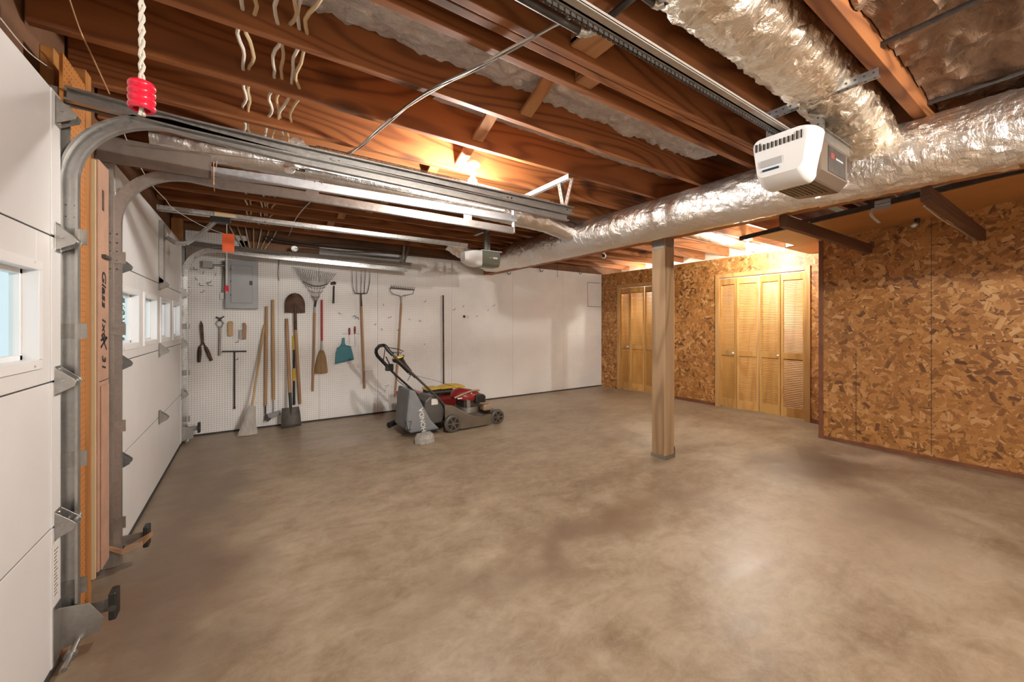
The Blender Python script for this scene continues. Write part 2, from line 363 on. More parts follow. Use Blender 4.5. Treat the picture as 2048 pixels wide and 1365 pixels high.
def text(name, s, size, mat, parent, loc, rot, ext=.0006, sx=1.0, shear=0):
    cu = bpy.data.curves.new(name, 'FONT'); cu.body = s; cu.size = size; cu.extrude = ext; cu.align_x = 'CENTER'; cu.align_y = 'CENTER'; cu.shear = shear; cu.offset = size*.012
    t = bpy.data.objects.new(name, cu); C.objects.link(t)
    dg = bpy.context.evaluated_depsgraph_get(); me = bpy.data.meshes.new_from_object(t.evaluated_get(dg)); bpy.data.objects.remove(t)
    o = bpy.data.objects.new(name, me); C.objects.link(o); me.materials.clear(); me.materials.append(M[mat])
    o.parent = parent; o.location = V(loc)-LOC[parent.as_pointer()]; o.rotation_euler = rot; o.scale = (sx, 1, 1); LOC[o.as_pointer()] = V(loc); return o
ORD = ['first', 'second', 'third', 'fourth', 'fifth', 'sixth', 'seventh', 'eighth', 'ninth', 'tenth', 'eleventh', 'twelfth', 'thirteenth', 'fourteenth', 'fifteenth']
# ------------------------------------------------------------------ key planes
XL, YB, XC, XO, YC = -.60, 5.72, 6.02, 5.31, 1.75     # doors, pegboard wall, closet wall, OSB wall, its corner
HJ, JD = 2.40, .235                                   # joist underside, joist depth
YR = -2.6
# ------------------------------------------------------------------ setting
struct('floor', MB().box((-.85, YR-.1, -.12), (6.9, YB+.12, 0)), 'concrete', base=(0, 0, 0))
struct('ceiling', MB().box((-.85, YR-.1, HJ+JD), (4.5, YB+.12, HJ+JD+.03)), 'subfloor', base=(0, 0, HJ))
struct('ceiling_closet_side', MB().box((4.5, YR-.1, HJ+JD-.004), (6.9, YB+.12, HJ+JD+.03)), 'paleceil', base=(0, 0, HJ)).name = 'ceiling.001'
# pegboard wall: framing behind, pegboard sheets in front
struct('wall_back', MB().box((-.85, YB, 0), (6.9, YB+.12, HJ+JD)), 'subfloor', base=(0, 0, 0))
pk = structroot('wall_back_pegboard', (0, YB-.012, 0)); pk.name = 'wall_back.001'
seams = [-.60, .30, 1.515, 2.663, 3.826, 4.988, XC]
for i in range(6):
    top = 2.285 if i >= 1 else 2.16
    x0, x1 = seams[i]+.0015, seams[i+1]-.0015
    if i == 1:
        MB().box((x0, YB-.010, .02), (.76, YB-.002, 2.17)).build('pegboard_sheet', 'peg', pk)
        MB().box((.763, YB-.010, .02), (x1, YB-.002, 2.285)).build('pegboard_sheet', 'peg', pk)
    else: MB().box((x0, YB-.010, .02), (x1, YB-.002, top)).build('pegboard_sheet', 'peg' if i < 3 else 'pegr', pk)
MB().box((-.10, YB-.02, 2.175), (.755, YB-.011, 2.27)).build('brown_pegboard_strip', 'pegbx', pk)
MB().box((-.60, YB-.02, 2.20), (-.02, YB-.011, 2.33)).build('pegboard_sheet', 'peg', pk)
MB().box((-.6, YB-.014, 0), (XC, YB, .018)).build('sill_gap', 'seam', pk)
# outlined access hatch
hb = MB()
for a, b in (((5.62, 2.10), (5.63, 1.62)), ((5.62, 2.10), (6.0, 2.106)), ((5.62, 1.62), (6.0, 1.62))):
    hb.bar((a[0], YB-.0105, a[1]), (b[0], YB-.0105, b[1]), .008, .003, (0, 1, 0))
hb.build('hatch_outline', 'seam', pk)
# closet wall with two openings
cw = MB(); T = .09
D1 = (2.147, 3.268); D2 = (4.10, 5.224); DT = 1.975
for y0, y1, z0, z1 in ((YC-.1, D1[0], 0, 2.28), (D1[1], D2[0], 0, 2.28), (D2[1], YB-.012, 0, 2.28), (D1[0], D1[1], DT, 2.28), (D2[0], D2[1], DT, 2.28)):
    cw.box((XC, y0, z0), (XC+T, y1, z1))
struct('wall_right_closets', cw, 'osb', base=(XC, 0, 0)).name = 'wall_right'
struct('wall_right_osb', MB().box((XO, YR, .03), (XO+.10, YC, 2.36)), 'osbd', base=(XO, 0, 0)).name = 'wall_right.001'
ww = MB().box((XO+.02, YC-.02, 0), (XC+.2, YC, 2.36)); struct('wall_return', ww, 'osb')
struct('trim_1', MB().box((XO-.012, YC-.03, 0.0), (XO, YC+.004, 2.2)).box((XO-.012, YC, 0), (XO+.1, YC+.012, 2.2)), 'base', bevel=.003)
struct('trim_2', MB().box((XO-.002, .884, .05), (XO+.0, .887, 2.3)), 'seam')
struct('trim_7', MB().box((XO-.002, 1.434, .05), (XO+.0, 1.438, 1.0)), 'seam')
struct('baseboard_right', MB().box((XO-.014, YR, 0), (XO, YC, .035)), 'base')
struct('baseboard_closets', MB().box((XC-.012, D1[1]+.07, 0), (XC, D2[0]-.07, .05)).box((XC-.012, YC+.02, 0), (XC, D1[0]-.07, .05)), 'base')
struct('wall_closet_interior', MB().box((XC+.62, YC, 0), (XC+.66, YB, 2.63)).box((XC+T, YC-.02, 0), (XC+.66, YC+.0, 2.4)).box((XC+T, 3.66, 0), (XC+.62, 3.70, 2.3)), 'drywall')
struct('wall_rear', MB().box((-.85, YR-.1, 0), (.1, YR, 2.7)).box((1.2, YR-.1, 0), (6.9, YR, 2.7)).box((.1, YR-.1, 2.1), (1.2, YR, 2.7)), 'drywall')  # doorway gap is made up so daylight fills the room from the front
# door wall: header, pillar, corner
struct('wall_left', MB().box((-.85, YR, 2.20), (-.70, YB, HJ+JD)).box((-.665, 2.20, 0), (-.650, 2.94, 2.2)).box((-.665, 5.42, 0), (-.650, YB, 2.2)).box((-.85, YR, 0), (-.70, -.26, 2.2)), 'subfloor', base=(0, 0, 0))
struct('trim_3', MB().box((-.70, -.3, 2.135), (-.645, 2.26, 2.20)).box((-.70, 2.90, 2.135), (-.645, 5.44, 2.20)), 'stud', bevel=.003)
# pillar between the doors: brown pegboard, studs
struct('wall_left_pegboard', MB().box((-.612, 2.235, .0), (-.602, 2.482, 2.33)).box((-.66, 2.225, 0), (-.615, 2.235, 2.14)), 'pegb', base=(0, 0, 0)).name = 'wall_left.001'
struct('trim_4', MB().box((-.64, 2.484, 0), (-.60, 2.555, HJ)), 'stud', bevel=.002)
struct('trim_5', MB().box((-.70, 2.36, 2.14), (-.66, 2.47, HJ)), 'stud', bevel=.003)
struct('trim_6', MB().box((-.69, 5.46, 2.10), (-.60, 5.55, HJ)), 'stud')

# ------------------------------------------------------------------ garage doors
def garage_door(n, y0, y1, wins):
    r = structroot('door_%d' % n, (XL-.02, (y0+y1)/2, 0))
    zs = [.02, .533, 1.067, 1.6, 2.14]
    for k in range(4):
        mb = MB(); z0, z1 = zs[k]+.0025, zs[k+1]-.0025
        if k == 2:
            cuts = [y0]+[c for w in wins for c in w]+[y1]
            for i in range(0, len(cuts), 2): mb.box((XL-.045, cuts[i], z0), (XL, cuts[i+1], z1))
            for a, b in wins: mb.box((XL-.045, a, z0), (XL, b, 1.155)); mb.box((XL-.045, a, 1.465), (XL, b, z1))
        else: mb.box((XL-.045, y0, z0), (XL, y1, z1))
        mb.build('door_section', 'door', r, bevel=.002)
        st = MB().box((XL, y1-.085, z0+.002), (XL+.0035, y1-.002, z1-.002)); st.build('end_stile', 'door', r, bevel=.001)
    sm = MB()
    for z in zs[1:4]: sm.box((XL-.04, y0, z-.003), (XL-.003, y1, z+.003))
    sm.build('section_seam', 'seam', r)
    for a, b in wins:
        f = MB(); Z0, Z1 = 1.155, 1.465
        for yy0, yy1, zz0, zz1 in ((a-.025, b+.025, Z1-.004, Z1+.03), (a-.025, b+.025, Z0-.03, Z0+.004), (a-.025, a+.004, Z0, Z1), (b-.004, b+.025, Z0, Z1)):
            f.box((XL-.05, yy0, zz0), (XL+.008, yy1, zz1))
        for yy0, yy1, zz0, zz1 in ((a, b, Z1-.02, Z1), (a, b, Z0, Z0+.02), (a, a+.02, Z0, Z1), (b-.02, b, Z0, Z1)):
            f.box((XL-.055, yy0, zz0), (XL-.03, yy1, zz1))
        fo = f.build('window_frame', 'white', r, bevel=.0015)
        MB().box((XL-.046, a+.018, Z0+.018), (XL-.042, b-.018, Z1-.018)).build('pane', 'pane', fo)
        for t in (.1, .9):
            for zz in (Z1+.018, Z0-.018): MB().ball((XL+.008, a+(b-a)*t, zz), .004, 6).build('screw', 'steel', fo)
    MB().box((XL-.04, y0, 0), (XL+.004, y1, .022)).build('bottom_seal', 'rubber', r)
    return r, zs
def hinge(mb, y, z, w=.05, side=1):
    """roller hinge with a plate, a raised ear and knuckle"""
    mb.box((XL+.003, y-w/2, z-.055), (XL+.006, y+w/2, z+.055))
    mb.prism([(XL+.005, z-.05), (XL+.055, z-.022), (XL+.06, z-.005), (XL+.05, z+.008), (XL+.005, z+.05)], 1, y-w/2, y-w/2+.003)
    mb.prism([(XL+.005, z-.05), (XL+.055, z-.022), (XL+.06, z-.005), (XL+.05, z+.008), (XL+.005, z+.05)], 1, y+w/2-.003, y+w/2)
    mb.cyl((XL+.022, y-w/2-.006, z), (XL+.022, y+w/2+.006, z), .006, 10)
    for dz in (-.042, .042): mb.ball((XL+.007, y, z+dz), .006, 8)
near_d, zs = garage_door(1, -.25, 2.195, [(-.02, .40), (.58, 1.0), (1.08, 1.46), (1.60, 2.00)][0:4])
for z in zs[1:4]:
    mb = MB(); hinge(mb, 2.165, z, .06); h_ = mb.build('roller_hinge', 'galv', near_d, bevel=.0008)
    MB().cyl((XL+.045, 2.17, z-.005), (XL+.045, 2.225, z-.005), .0055, 10).cyl((XL+.03, 2.222, z-.005), (XL+.03, 2.236, z-.005), .020, 18).build('roller', 'steel', h_)
tb = MB(); hinge(tb, 2.165, 2.07, .05); tb.build('top_bracket', 'galvd', near_d)
bb = MB(); bb.prism([(XL+.003, .04), (XL+.11, .07), (XL+.12, .12), (XL+.08, .19), (XL+.003, .20)], 1, 2.19, 2.194); bb.box((XL+.003, 2.12, .03), (XL+.006, 2.194, .24))
bb.cyl((XL+.05, 2.05, .045), (XL+.05, 2.20, .06), .009, 10).cyl((XL+.05, 2.11, .05), (XL+.05, 2.125, .052), .018, 14)
bo = bb.build('bottom_bracket', 'galv', near_d, bevel=.0008)
MB().box((XL+.0035, 2.125, .27), (XL+.0045, 2.175, .40)).box((XL+.0035, 2.125, .41), (XL+.0045, 2.175, .47)).build('warning_label', 'paper', near_d)
lb = MB()
for i in range(14): lb.box((XL+.0045, 2.13, .28+i*.0125), (XL+.005, 2.13+random.uniform(.02, .04), .283+i*.0125))
lb.build('label_print', 'seam', near_d)
far_d, _ = garage_door(2, 2.94, 5.42, [(3.03, 3.44), (3.63, 4.04), (4.23, 4.64), (4.83, 5.24)])
for z in zs[1:4]:
    for y in (4.17,): mb = MB(); hinge(mb, y, z, .05); mb.build('middle_hinge', 'galvd', far_d)
    mb = MB(); hinge(mb, 5.385, z, .05); mb.build('roller_hinge', 'galv', far_d); mb = MB(); hinge(mb, 2.975, z, .05); mb.build('roller_hinge', 'galv', far_d)
mb = MB().prism([(XL+.003, .03), (XL+.10, .05), (XL+.10, .16), (XL+.003, .19)], 1, 5.40, 5.404).cyl((XL+.05, 5.33, .03), (XL+.05, 5.42, .045), .012, 10); mb.build('bottom_bracket', 'galv', far_d)
# operator strut on the top section and its mounting plate
ms = MB().box((XL+.002, 4.145, 1.60), (XL+.006, 4.215, 2.10)).box((XL+.006, 4.145, 1.60), (XL+.03, 4.149, 2.10)).box((XL+.006, 4.211, 1.60), (XL+.03, 4.215, 2.10))
ms.build('operator_strut', 'galvd', far_d)
# ------------------------------------------------------------------ tracks
def arc(cx, cz, r, a0, a1, n=18): return [(cx+r*cos(a0+(a1-a0)*i/n), cz+r*sin(a0+(a1-a0)*i/n)) for i in range(n+1)]
def cprof(y, s, w=.054, d=.030, t=.0022):
    """steel C channel: web at y, flanges reaching s*d towards the door"""
    h = w/2; e = y+s*d
    return [(-h, y), (h, y), (h, e), (h-.008, e), (h-.008, e-s*t), (h-t, e-s*t), (h-t, y+s*t), (-h+t, y+s*t), (-h+t, e-s*t), (-h+.008, e-s*t), (-h+.008, e), (-h, e)]
def track_set(label, y, s, xe_u, xe_l, up, low_dip, low_end, top_end, foot, matv, mat_l, mat_u):
    r = thing('garage_door_track', (XL, y, foot), label, 'track', 'galvanised garage door tracks')
    xv = XL+.020
    path = [(xv, foot), (xv, .6), (xv, 1.2), (xv, 1.70)]+arc(xv+.30, up-.335 if y < 2.5 else 1.80, .30, pi, pi/2)
    zt = path[-1][1]
    path += [(xv+.45, zt-.012), (xv+.75, low_dip), (1.0, (low_dip+low_end)/2), (xe_l, low_end)]
    MB().sweep(path, cprof(y, s)).build('curved_rail', mat_l, r)
    MB().sweep([(XL+.01, up), (XL+.35, up-.02), (XL+.75, up-.028 if top_end < up else up), (xe_u, top_end)], cprof(y, s)).build('upper_rail', mat_u, r)
    MB().box((XL-.05, y-.003 if s > 0 else y, foot), (XL+.02, y+.0 if s > 0 else y+.003, 2.13)).build('wall_angle', matv, r)
    for z in (.25, .75, 1.25, 1.62):
        MB().box((XL-.04, y-.004, z-.03), (XL+.065, y+.0006 if s > 0 else y+.004, z+.03)).build('jamb_bracket', 'galvd', r)
    for i in range(5):
        for dx in (-.012, .012): MB().ball((xv+dx, y-s*.001, 1.56+i*.045), .0045, 8).build('bolt', 'rust', r)
    for x in (.35, .39, 1.45, 1.48, xe_u-.05): MB().ball((x, y+s*.004, top_end+.004), .006, 8).build('bolt', 'rust', r)
    return r
t1 = track_set('galvanised double track at the right edge of the nearest garage door, running over the room', 2.228, -1, 2.03, 1.98, 2.165, 2.10, 2.072, 2.128, .08, 'galvd', 'galv', 'galv')
t2 = track_set('galvanised double track on the near side of the windowed garage door, beside cardboard', 2.815, 1, 1.93, 1.90, 2.165, 2.095, 2.085, 2.19, .03, 'galvd', 'galv', 'galvb')
t3 = track_set('galvanised double track in front of the grey electrical panel, beside the pegboard wall', 5.47, -1, 1.92, 1.86, 2.15, 2.075, 2.035, 2.115, .05, 'galv', 'steel', 'galvd')
# header plates at the door end of the rails
MB().box((XL-.06, 2.248, 2.13), (XL+.22, 2.252, 2.20)).build('end_plate', 'zincd', t1)
MB().box((XL-.04, 2.804, 2.10), (XL+.42, 2.811, 2.235)).build('end_plate', 'zincd', t2)
# rubber bump / coupling on the brackets at the feet
for y, s in ((2.228, 1), (2.84, 1), (5.47, -1)):
    x = XL+.08
    q = thing('door_sensor', (x, y, .10), {2.228: 'black safety sensor at the foot of the nearest garage door track', 2.84: 'black safety sensor wrapped in copper wire at the foot of the middle track', 5.47: 'black safety sensor at the foot of the track beside the pegboard'}[y], 'sensor')
    MB().box((x-.05, y+.004, .115), (x+.05, y+.008, .165)).build('arm', 'galvd', q)
    MB().box((x+.05, y-.03, .09), (x+.075, y+.03, .20)).build('housing', 'black', q, bevel=.006)
    MB().cyl((x+.062, y-.034, .14), (x+.062, y-.029, .14), .012, 14).build('lens', 'iron', q)
w = MB()
for k in range(6):
    w.tube([(XL+.0, 2.80-.004*k, .13+.006*k), (XL+.06, 2.775, .10+.005*k), (XL+.13, 2.79, .115+.008*k), (XL+.17, 2.81, .15+.004*k)], .0016, 5)
one('coiled_wire', w, 'copper', 'loose loops of copper coloured wire around the foot of the middle track', 'wire')
# cardboard strips leaned between the studs and the track
cs = thing('cardboard_strip', (XL, 2.74, .10), 'tall brown cardboard carton with handwriting standing beside the middle track', 'carton')
MB().box((XL-.035, 2.640, .10), (XL+.005, 2.80, 2.06)).build('carton', 'card', cs, bevel=.002)
MB().box((XL+.006, 2.66, .10), (XL+.012, 2.775, .98)).build('second_carton', 'card', cs, bevel=.002)
MB().box((XL-.034, 2.622, .08), (XL-.003, 2.636, 2.05)).build('yellow_edge', 'romexy', cs)
text('handwriting', 'Glass', .085, 'ink', cs, (XL+.0062, 2.715, 1.45), (pi/2, pi/2, pi/2), shear=.2)
text('handwriting', '1x6', .075, 'ink', cs, (XL+.0062, 2.715, 1.26), (pi/2, pi/2, pi/2), shear=.2)
text('handwriting', '31', .075, 'ink', cs, (XL+.0062, 2.715, 1.09), (pi/2, pi/2, pi/2), shear=.2)
MB().bar((XL+.006, 2.67, 1.165), (XL+.006, 2.765, 1.21), .012, .0012, (1, 0, 0)).bar((XL+.006, 2.765, 1.21), (XL+.006, 2.67, 1.20), .012, .0012, (1, 0, 0)).bar((XL+.006, 2.68, 1.225), (XL+.006, 2.76, 1.15), .010, .0012, (1, 0, 0)).build('scribble', 'ink', cs)
MB().box((XL+.005, 2.69, 1.83), (XL+.006, 2.72, 1.93)).build('printed_label', 'rust', cs)
MB().box((XL+.004, 2.645, 1.0), (XL+.0065, 2.79, 1.004)).build('tape', 'iron', cs); MB().box((XL+.004, 2.68, 1.60), (XL+.02, 2.78, 1.615)).build('wire_tie', 'iron', cs)
# ------------------------------------------------------------------ joists
JY = [.52, .96, 1.215, 1.258, 1.373, 1.787, 2.201, 2.615, 3.03, 3.443, 3.857, 4.27, 4.685, 5.10, 5.51]
JY_behind = [-.30, -.71, -1.12, -1.53, -1.95, -2.36]
nb = len(JY)
spots_ = {0: 'thick ceiling joist at the upper right, left of the brown insulation', 1: 'ceiling joist above the near opener rail, left of the big foil branch duct',
          2: 'nearer board of the doubled ceiling joist above the dark pipe', 3: 'farther board of the doubled ceiling joist above the dark pipe', 4: 'ceiling joist with bold grain just past the doubled joist, white fluff beyond it'}
for i, y in enumerate(JY):
    w_ = .055 if i == 0 else .038
    x1 = 6.75
    if i == 0: x1 = 4.6
    mb = MB().box((-.69, y, HJ), (x1, y+w_, HJ+JD))
    lab = spots_.get(i) or 'brown fir ceiling joist, %s from the pegboard wall' % ORD[nb-1-i]
    one('ceiling_joist', mb, 'joist', lab, 'joist', 'ceiling joists', bevel=.003, base=(0, y+w_/2, HJ))
for i, y in enumerate(JY_behind):
    one('ceiling_joist', MB().box((-.69, y, HJ), (6.75, y+.038, HJ+JD)), 'joist', 'brown fir ceiling joist behind the viewpoint, %s back' % ORD[i], 'joist', 'ceiling joists', base=(0, y, HJ))
# beam behind the duct
one('support_beam', MB().box((3.24, YR, 2.09), (3.38, YB-.02, HJ)), 'joist_y', 'long brown wooden beam under the joists, behind the big foil duct', 'beam', bevel=.004, base=(3.3, 0, 2.09))
# post
po = thing('wooden_post', (3.31, 2.345, 0), 'weathered square timber post standing on the concrete floor under the beam', 'post')
MB().box((3.238, 2.272, .03), (3.382, 2.418, 2.09)).build('shaft', 'post', po, bevel=.006)
MB().box((3.232, 2.266, 0), (3.388, 2.424, .034)).box((3.385, 2.266, 0), (3.389, 2.424, .10)).build('base_plate', 'galv', po, bevel=.001)
MB().box((3.234, 2.285, 1.99), (3.2375, 2.405, 2.10)).box((3.25, 2.268, 2.0), (3.37, 2.2715, 2.10)).build('cap_plate', 'galvd', po)
# bridging boards
k = 0
for i in range(4, nb-1):
    y0, y1 = JY[i]+.038, JY[i+1]; xx = 1.20 if i % 2 else 1.28
    if i > 8: xx -= .12*(i-8)
    mb = MB().bar((xx, y0+.002, HJ+JD-.03), (xx, y1-.002, HJ+.045), .075, .02)
    one('bridging_board', mb, 'block', 'slanted wooden bridging board left of the duct, %s joist bay from the pegboard wall' % ORD[nb-2-i], 'bridging board', 'bridging boards', bevel=.002)
    if i >= 6:
        mb = MB().bar((5.0+.1*(i % 2), y0+.002, HJ+.02), (5.0+.1*(i % 2), y1-.002, HJ+JD-.02), .06, .02)
        one('bridging_board', mb, 'block', 'slanted bridging board on the closet side, %s joist bay from the pegboard wall' % ORD[nb-2-i], 'bridging board', 'bridging boards on the closet side', bevel=.002)
one('blocking', MB().box((1.10, .998, HJ+.03), (1.14, 1.213, HJ+JD)).box((1.10, .998, HJ+.02), (1.24, 1.213, HJ+.05)), 'block', 'wooden block in the near joist bay beside the bent metal pipe', 'block', bevel=.002)
one('blocking', MB().box((1.27, 1.297, HJ+.03), (1.31, 1.371, HJ+JD)).box((1.27, 1.297, HJ+.01), (1.37, 1.371, HJ+.04)), 'block', 'small wooden block just past the doubled joist', 'block', bevel=.002)
# insulation
def batt(name, x0, x1, y0, y1, z, amp, mat, label, nu=60, nv=14, th=.05):
    def f(a, b):
        x = x0+(x1-x0)*a; y = y0+(y1-y0)*b
        e = min(b, 1-b)*2
        return V((x, y, z+amp*noise.noise(V((x*5, y*9, 3)))+amp*.7*noise.noise(V((x*19, y*19, 9)))+amp*.3*noise.noise(V((x*45, y*45, 2)))-.02*e))
    mb = MB().grid(f, nu, nv); mb.grid(lambda a, b: f(a, b)*1.0+V((0, 0, th)), nu, nv)
    o = one(name, mb, mat, label, 'insulation'); return o
batt('insulation_batt', -.55, 2.9, 1.412, 1.785, 2.565, .03, 'insul', 'white fluffy glass wool batt tucked between two joists', 260, 24)
batt('insulation_batt', .9, 3.2, 1.826, 2.199, 2.605, .012, 'insul', 'thin strip of pale glass wool showing one bay past the fluffiest batt', 80, 10, .02)
batt('insulation_batt', -.5, 4.5, -.26, .515, 2.50, .045, 'insuldk', 'brown stained insulation batt at the top right corner, held by dark straps', 140, 40)
for j, (xx, dy) in enumerate(((2.15, .0), (2.95, .0), (3.7, 0))):
    mb = MB().tube([(xx-.05, -.28, 2.455), (xx-.02, -.02, 2.44), (xx+.03, .25, 2.445), (xx+.07, .52, 2.46)], .012, 8, flat=.3)
    one('insulation_strap', mb, 'iron', 'dark strap holding the brown insulation, %s from the left' % ORD[j], 'strap', 'insulation straps')
# ------------------------------------------------------------------ ducts
def duct(path, rad, amp, seg=48, step=.02, crumple=1.0, axisf=14, seed=0):
    """foil sleeve swept along a polyline with crumpled skin"""
    pts = []
    P = [V(p) for p in path]
    for a, b in zip(P, P[1:]):
        n = max(1, int((b-a).length/step))
        pts += [a.lerp(b, i/n) for i in range(n)]
    pts.append(P[-1])
    rings = []; prev = None; R = []
    for i, p in enumerate(pts):
        d = (pts[min(i+3, len(pts)-1)]-pts[max(i-3, 0)]).normalized()
        a = V((0, 0, 1)) if prev is None else prev
        a = (a-d*a.dot(d)).normalized(); prev = a; b = d.cross(a)
        s_ = i*step
        for k_ in range(seg):
            t = 2*pi*k_/seg; nrm = a*cos(t)+b*sin(t)
            q = nrm*3
            r = rad(i/len(pts)) if callable(rad) else rad
            r += amp*(noise.noise(V((s_*axisf, q.x*1.0+seed, q.y+q.z)))*.6+abs(noise.noise(V((s_*9+5, q.x*2.6, q.y*2.6+q.z*2.6+seed))))*.8-.25)
            r += amp*.4*noise.noise(V((s_*40, q.x*4, q.y*4+q.z*4)))
            R.append(p+nrm*r)
    n = len(pts); fs = [(i*seg+k_, i*seg+(k_+1) % seg, (i+1)*seg+(k_+1) % seg, (i+1)*seg+k_) for i in range(n-1) for k_ in range(seg)]
    return MB().add(R, fs, True)
DX, DZ, DR = 3.05, 2.215, .175
md = thing('foil_duct', (DX, 2.0, DZ-DR), 'big crumpled silver foil duct running the length of the room along the beam', 'duct')
duct([(DX, YR+.02, DZ), (DX, 4.45, DZ)], DR, .008, 72, .018).build('wrapped_trunk', 'foil', md)
duct([(DX, 4.40, DZ), (DX, 5.02, DZ-.02), (DX-.05, 5.18, DZ-.0)], lambda t: DR*.93-.02*t, .003, 48, .02).build('smooth_end', 'tape', md)
el = [(DX-.06, 5.14, DZ), (DX-.30, 5.22, DZ+.08), (DX-.62, 5.28, DZ+.26)]
duct(el, .13, .018, 40, .015, axisf=30, seed=4).build('flexible_elbow', 'foil', md)
# wrap patches standing off the trunk
duct([(DX, .22, DZ-.004), (DX, 1.02, DZ-.004)], DR+.004, .014, 72, .010, seed=9).build('crumpled_patch', 'foil', md)
br = thing('foil_duct', (1.4, .765, 2.22), 'golden silver crumpled foil branch duct between joists above the near opener', 'duct')
duct([(-.3, .765, 2.50), (1.2, .765, 2.50), (2.3, .765, 2.49), (2.7, .76, 2.42), (2.98, .74, 2.30)], lambda t: .150 if t < .75 else .150-.06*(t-.75), .020, 64, .014, seed=2).build('branch', 'foilx', br)
b2 = thing('foil_duct', (1.0, 3.24, 2.4), 'slim pale foil branch duct in a joist bay behind the springs', 'duct')
duct([(-.50, 3.235, 2.44), (.2, 3.235, 2.43), (1.2, 3.235, 2.40), (2.55, 3.2, 2.33), (2.92, 3.2, 2.27)], lambda t: .095+.01*t, .008, 40, .02, seed=7).build('branch', 'foilw', b2)
b3 = thing('foil_duct', (4.9, 2.64, 2.4), 'foil branch duct beside the glowing bulb above the closets', 'duct')
duct([(3.40, 2.835, 2.47), (4.4, 2.835, 2.45), (5.6, 2.835, 2.43), (6.6, 2.835, 2.45)], .10, .009, 40, .025, seed=12).build('branch', 'foilw', b3)
# ------------------------------------------------------------------ cables through the joists
def wob(x, z, y0, y1, n, a, seed):
    return [(x+a*noise.noise(V((i*.28+seed, 1, seed)))*2+ (0), y0+(y1-y0)*i/n, z+a*.5*noise.noise(V((i*.3, seed, 4)))*2) for i in range(n+1)]
for j, (x, z, nm) in enumerate(((-.025, 2.455, 'leftmost white cable through the joists, one of a close pair'), (.0, 2.462, 'right cable of the close white pair threading the joists'), (.09, 2.455, 'white cable threading the joists, left one of the loose bundle'),
                                (.125, 2.462, 'white cable threading the joists, second of the loose bundle'), (.16, 2.46, 'white cable threading the joists, third of the loose bundle'), (.20, 2.455, 'rightmost white cable threading the joists'))):
    one('electrical_cable', MB().tube(wob(x, z, .3, 5.60, 110, .018, j*3.1), .0075, 6), 'romex' if j % 2 == 0 else 'romexy', nm, 'cable', 'white cables threaded through the joists')
def curve(name, pts, r, mat, label, cat, group=None, n=10, seg=6):
    P = [V(p) for p in pts]; out = []
    for i in range(len(P)-1):
        p0, p1, p2, p3 = P[max(i-1, 0)], P[i], P[i+1], P[min(i+2, len(P)-1)]
        for k_ in range(n):
            t = k_/n; out.append(.5*((2*p1)+(p2-p0)*t+(2*p0-5*p1+4*p2-p3)*t*t+(3*p1-p0-3*p2+p3)*t**3))
    out.append(P[-1])
    return one(name, MB().tube(out, r, seg), mat, label, cat, group)
# twisted strand stapled under the joists
Z = HJ-.014
st = [wp(1150, 28, 2, Z), wp(1030, 92, 2, Z), wp(945, 140, 2, Z), wp(852, 187, 2, Z), wp(775, 243, 2, Z), wp(722, 292, 2, Z), wp(695, 308, 2, Z)]
for j in range(3):
    curve('cable_strand', [p+V((.012*sin(i*2+j*2.1), .004*j, .004*cos(i*2+j))) for i, p in enumerate(st)], .0045, ('galvb', 'romex', 'wire')[j],
          ('grey strand of the twisted cable crossing under the near joists', 'white strand of the twisted cable crossing under the near joists', 'thin dark strand of the twisted cable crossing under the near joists')[j], 'cable', 'twisted cable under the near joists')
zig = [wp(620, 405, 2, Z), wp(605, 420, 2, Z), wp(590, 441, 2, Z), wp(578, 470, 2, Z), wp(562, 486, 2, Z), wp(560, 512, 2, Z)]
curve('cable_strand', zig, .005, 'cord', 'thin white cable zigzagging under the far joists toward the pegboard wall', 'cable')
curve('twisted_wire', [wp(133, -20, 2, 2.39), wp(160, 60, 2, 2.36), wp(190, 125, 1, 2.1), wp(219, 188, 1, 2.2)], .0025, 'copper', 'twisted copper coloured wire hanging from a joist down to the nearest door track', 'wire')
curve('thin_wire', [wp(239, 240, 1, 2.6), wp(262, 300, 1, 2.9), wp(300, 365, 1, 3.2), wp(330, 398, 1, 3.6), wp(350, 420, 1, 3.9), wp(405, 452, 1, 4.1), wp(455, 470, 1, 4.2)], .002, 'cord', 'thin pale wire drooping behind the middle track toward the far opener', 'wire')
curve('door_wire', [wp(0, 36, 0, -.64), wp(56, 103, 0, -.64), wp(103, 138, 0, -.645)], .002, 'cord', 'thin pale wire running along the top of the nearest garage door', 'wire')
# dark pipe with elbow
pp = thing('metal_pipe', (1.0, 1.07, 2.36), 'dark steel pipe with a bright elbow under the near joists', 'pipe')
MB().cyl((.45, 1.085, 2.375), (1.035, 1.085, 2.375), .013, 14).cyl((1.07, 1.05, 2.375), (1.07, .80, 2.375), .013, 14).build('tube', 'iron', pp)
MB().tube([(1.03, 1.085, 2.375), (1.055, 1.08, 2.375), (1.068, 1.067, 2.375), (1.07, 1.045, 2.375)], .015, 12).cyl((1.02, 1.085, 2.375), (1.037, 1.085, 2.375), .019, 14).cyl((1.07, 1.055, 2.375), (1.07, 1.035, 2.375), .019, 14).build('elbow', 'steel', pp)
p2 = thing('metal_pipe', (1.17, .84, 2.36), 'short dark pipe with elbow at the top edge beside the foil branch duct', 'pipe')
MB().cyl((.9, .85, 2.37), (1.15, .85, 2.37), .009, 12).cyl((1.175, .83, 2.37), (1.175, .62, 2.37), .009, 12).build('tube', 'iron', p2)
MB().tube([(1.145, .85, 2.37), (1.168, .846, 2.37), (1.175, .825, 2.37)], .012, 10).build('elbow', 'steel', p2)
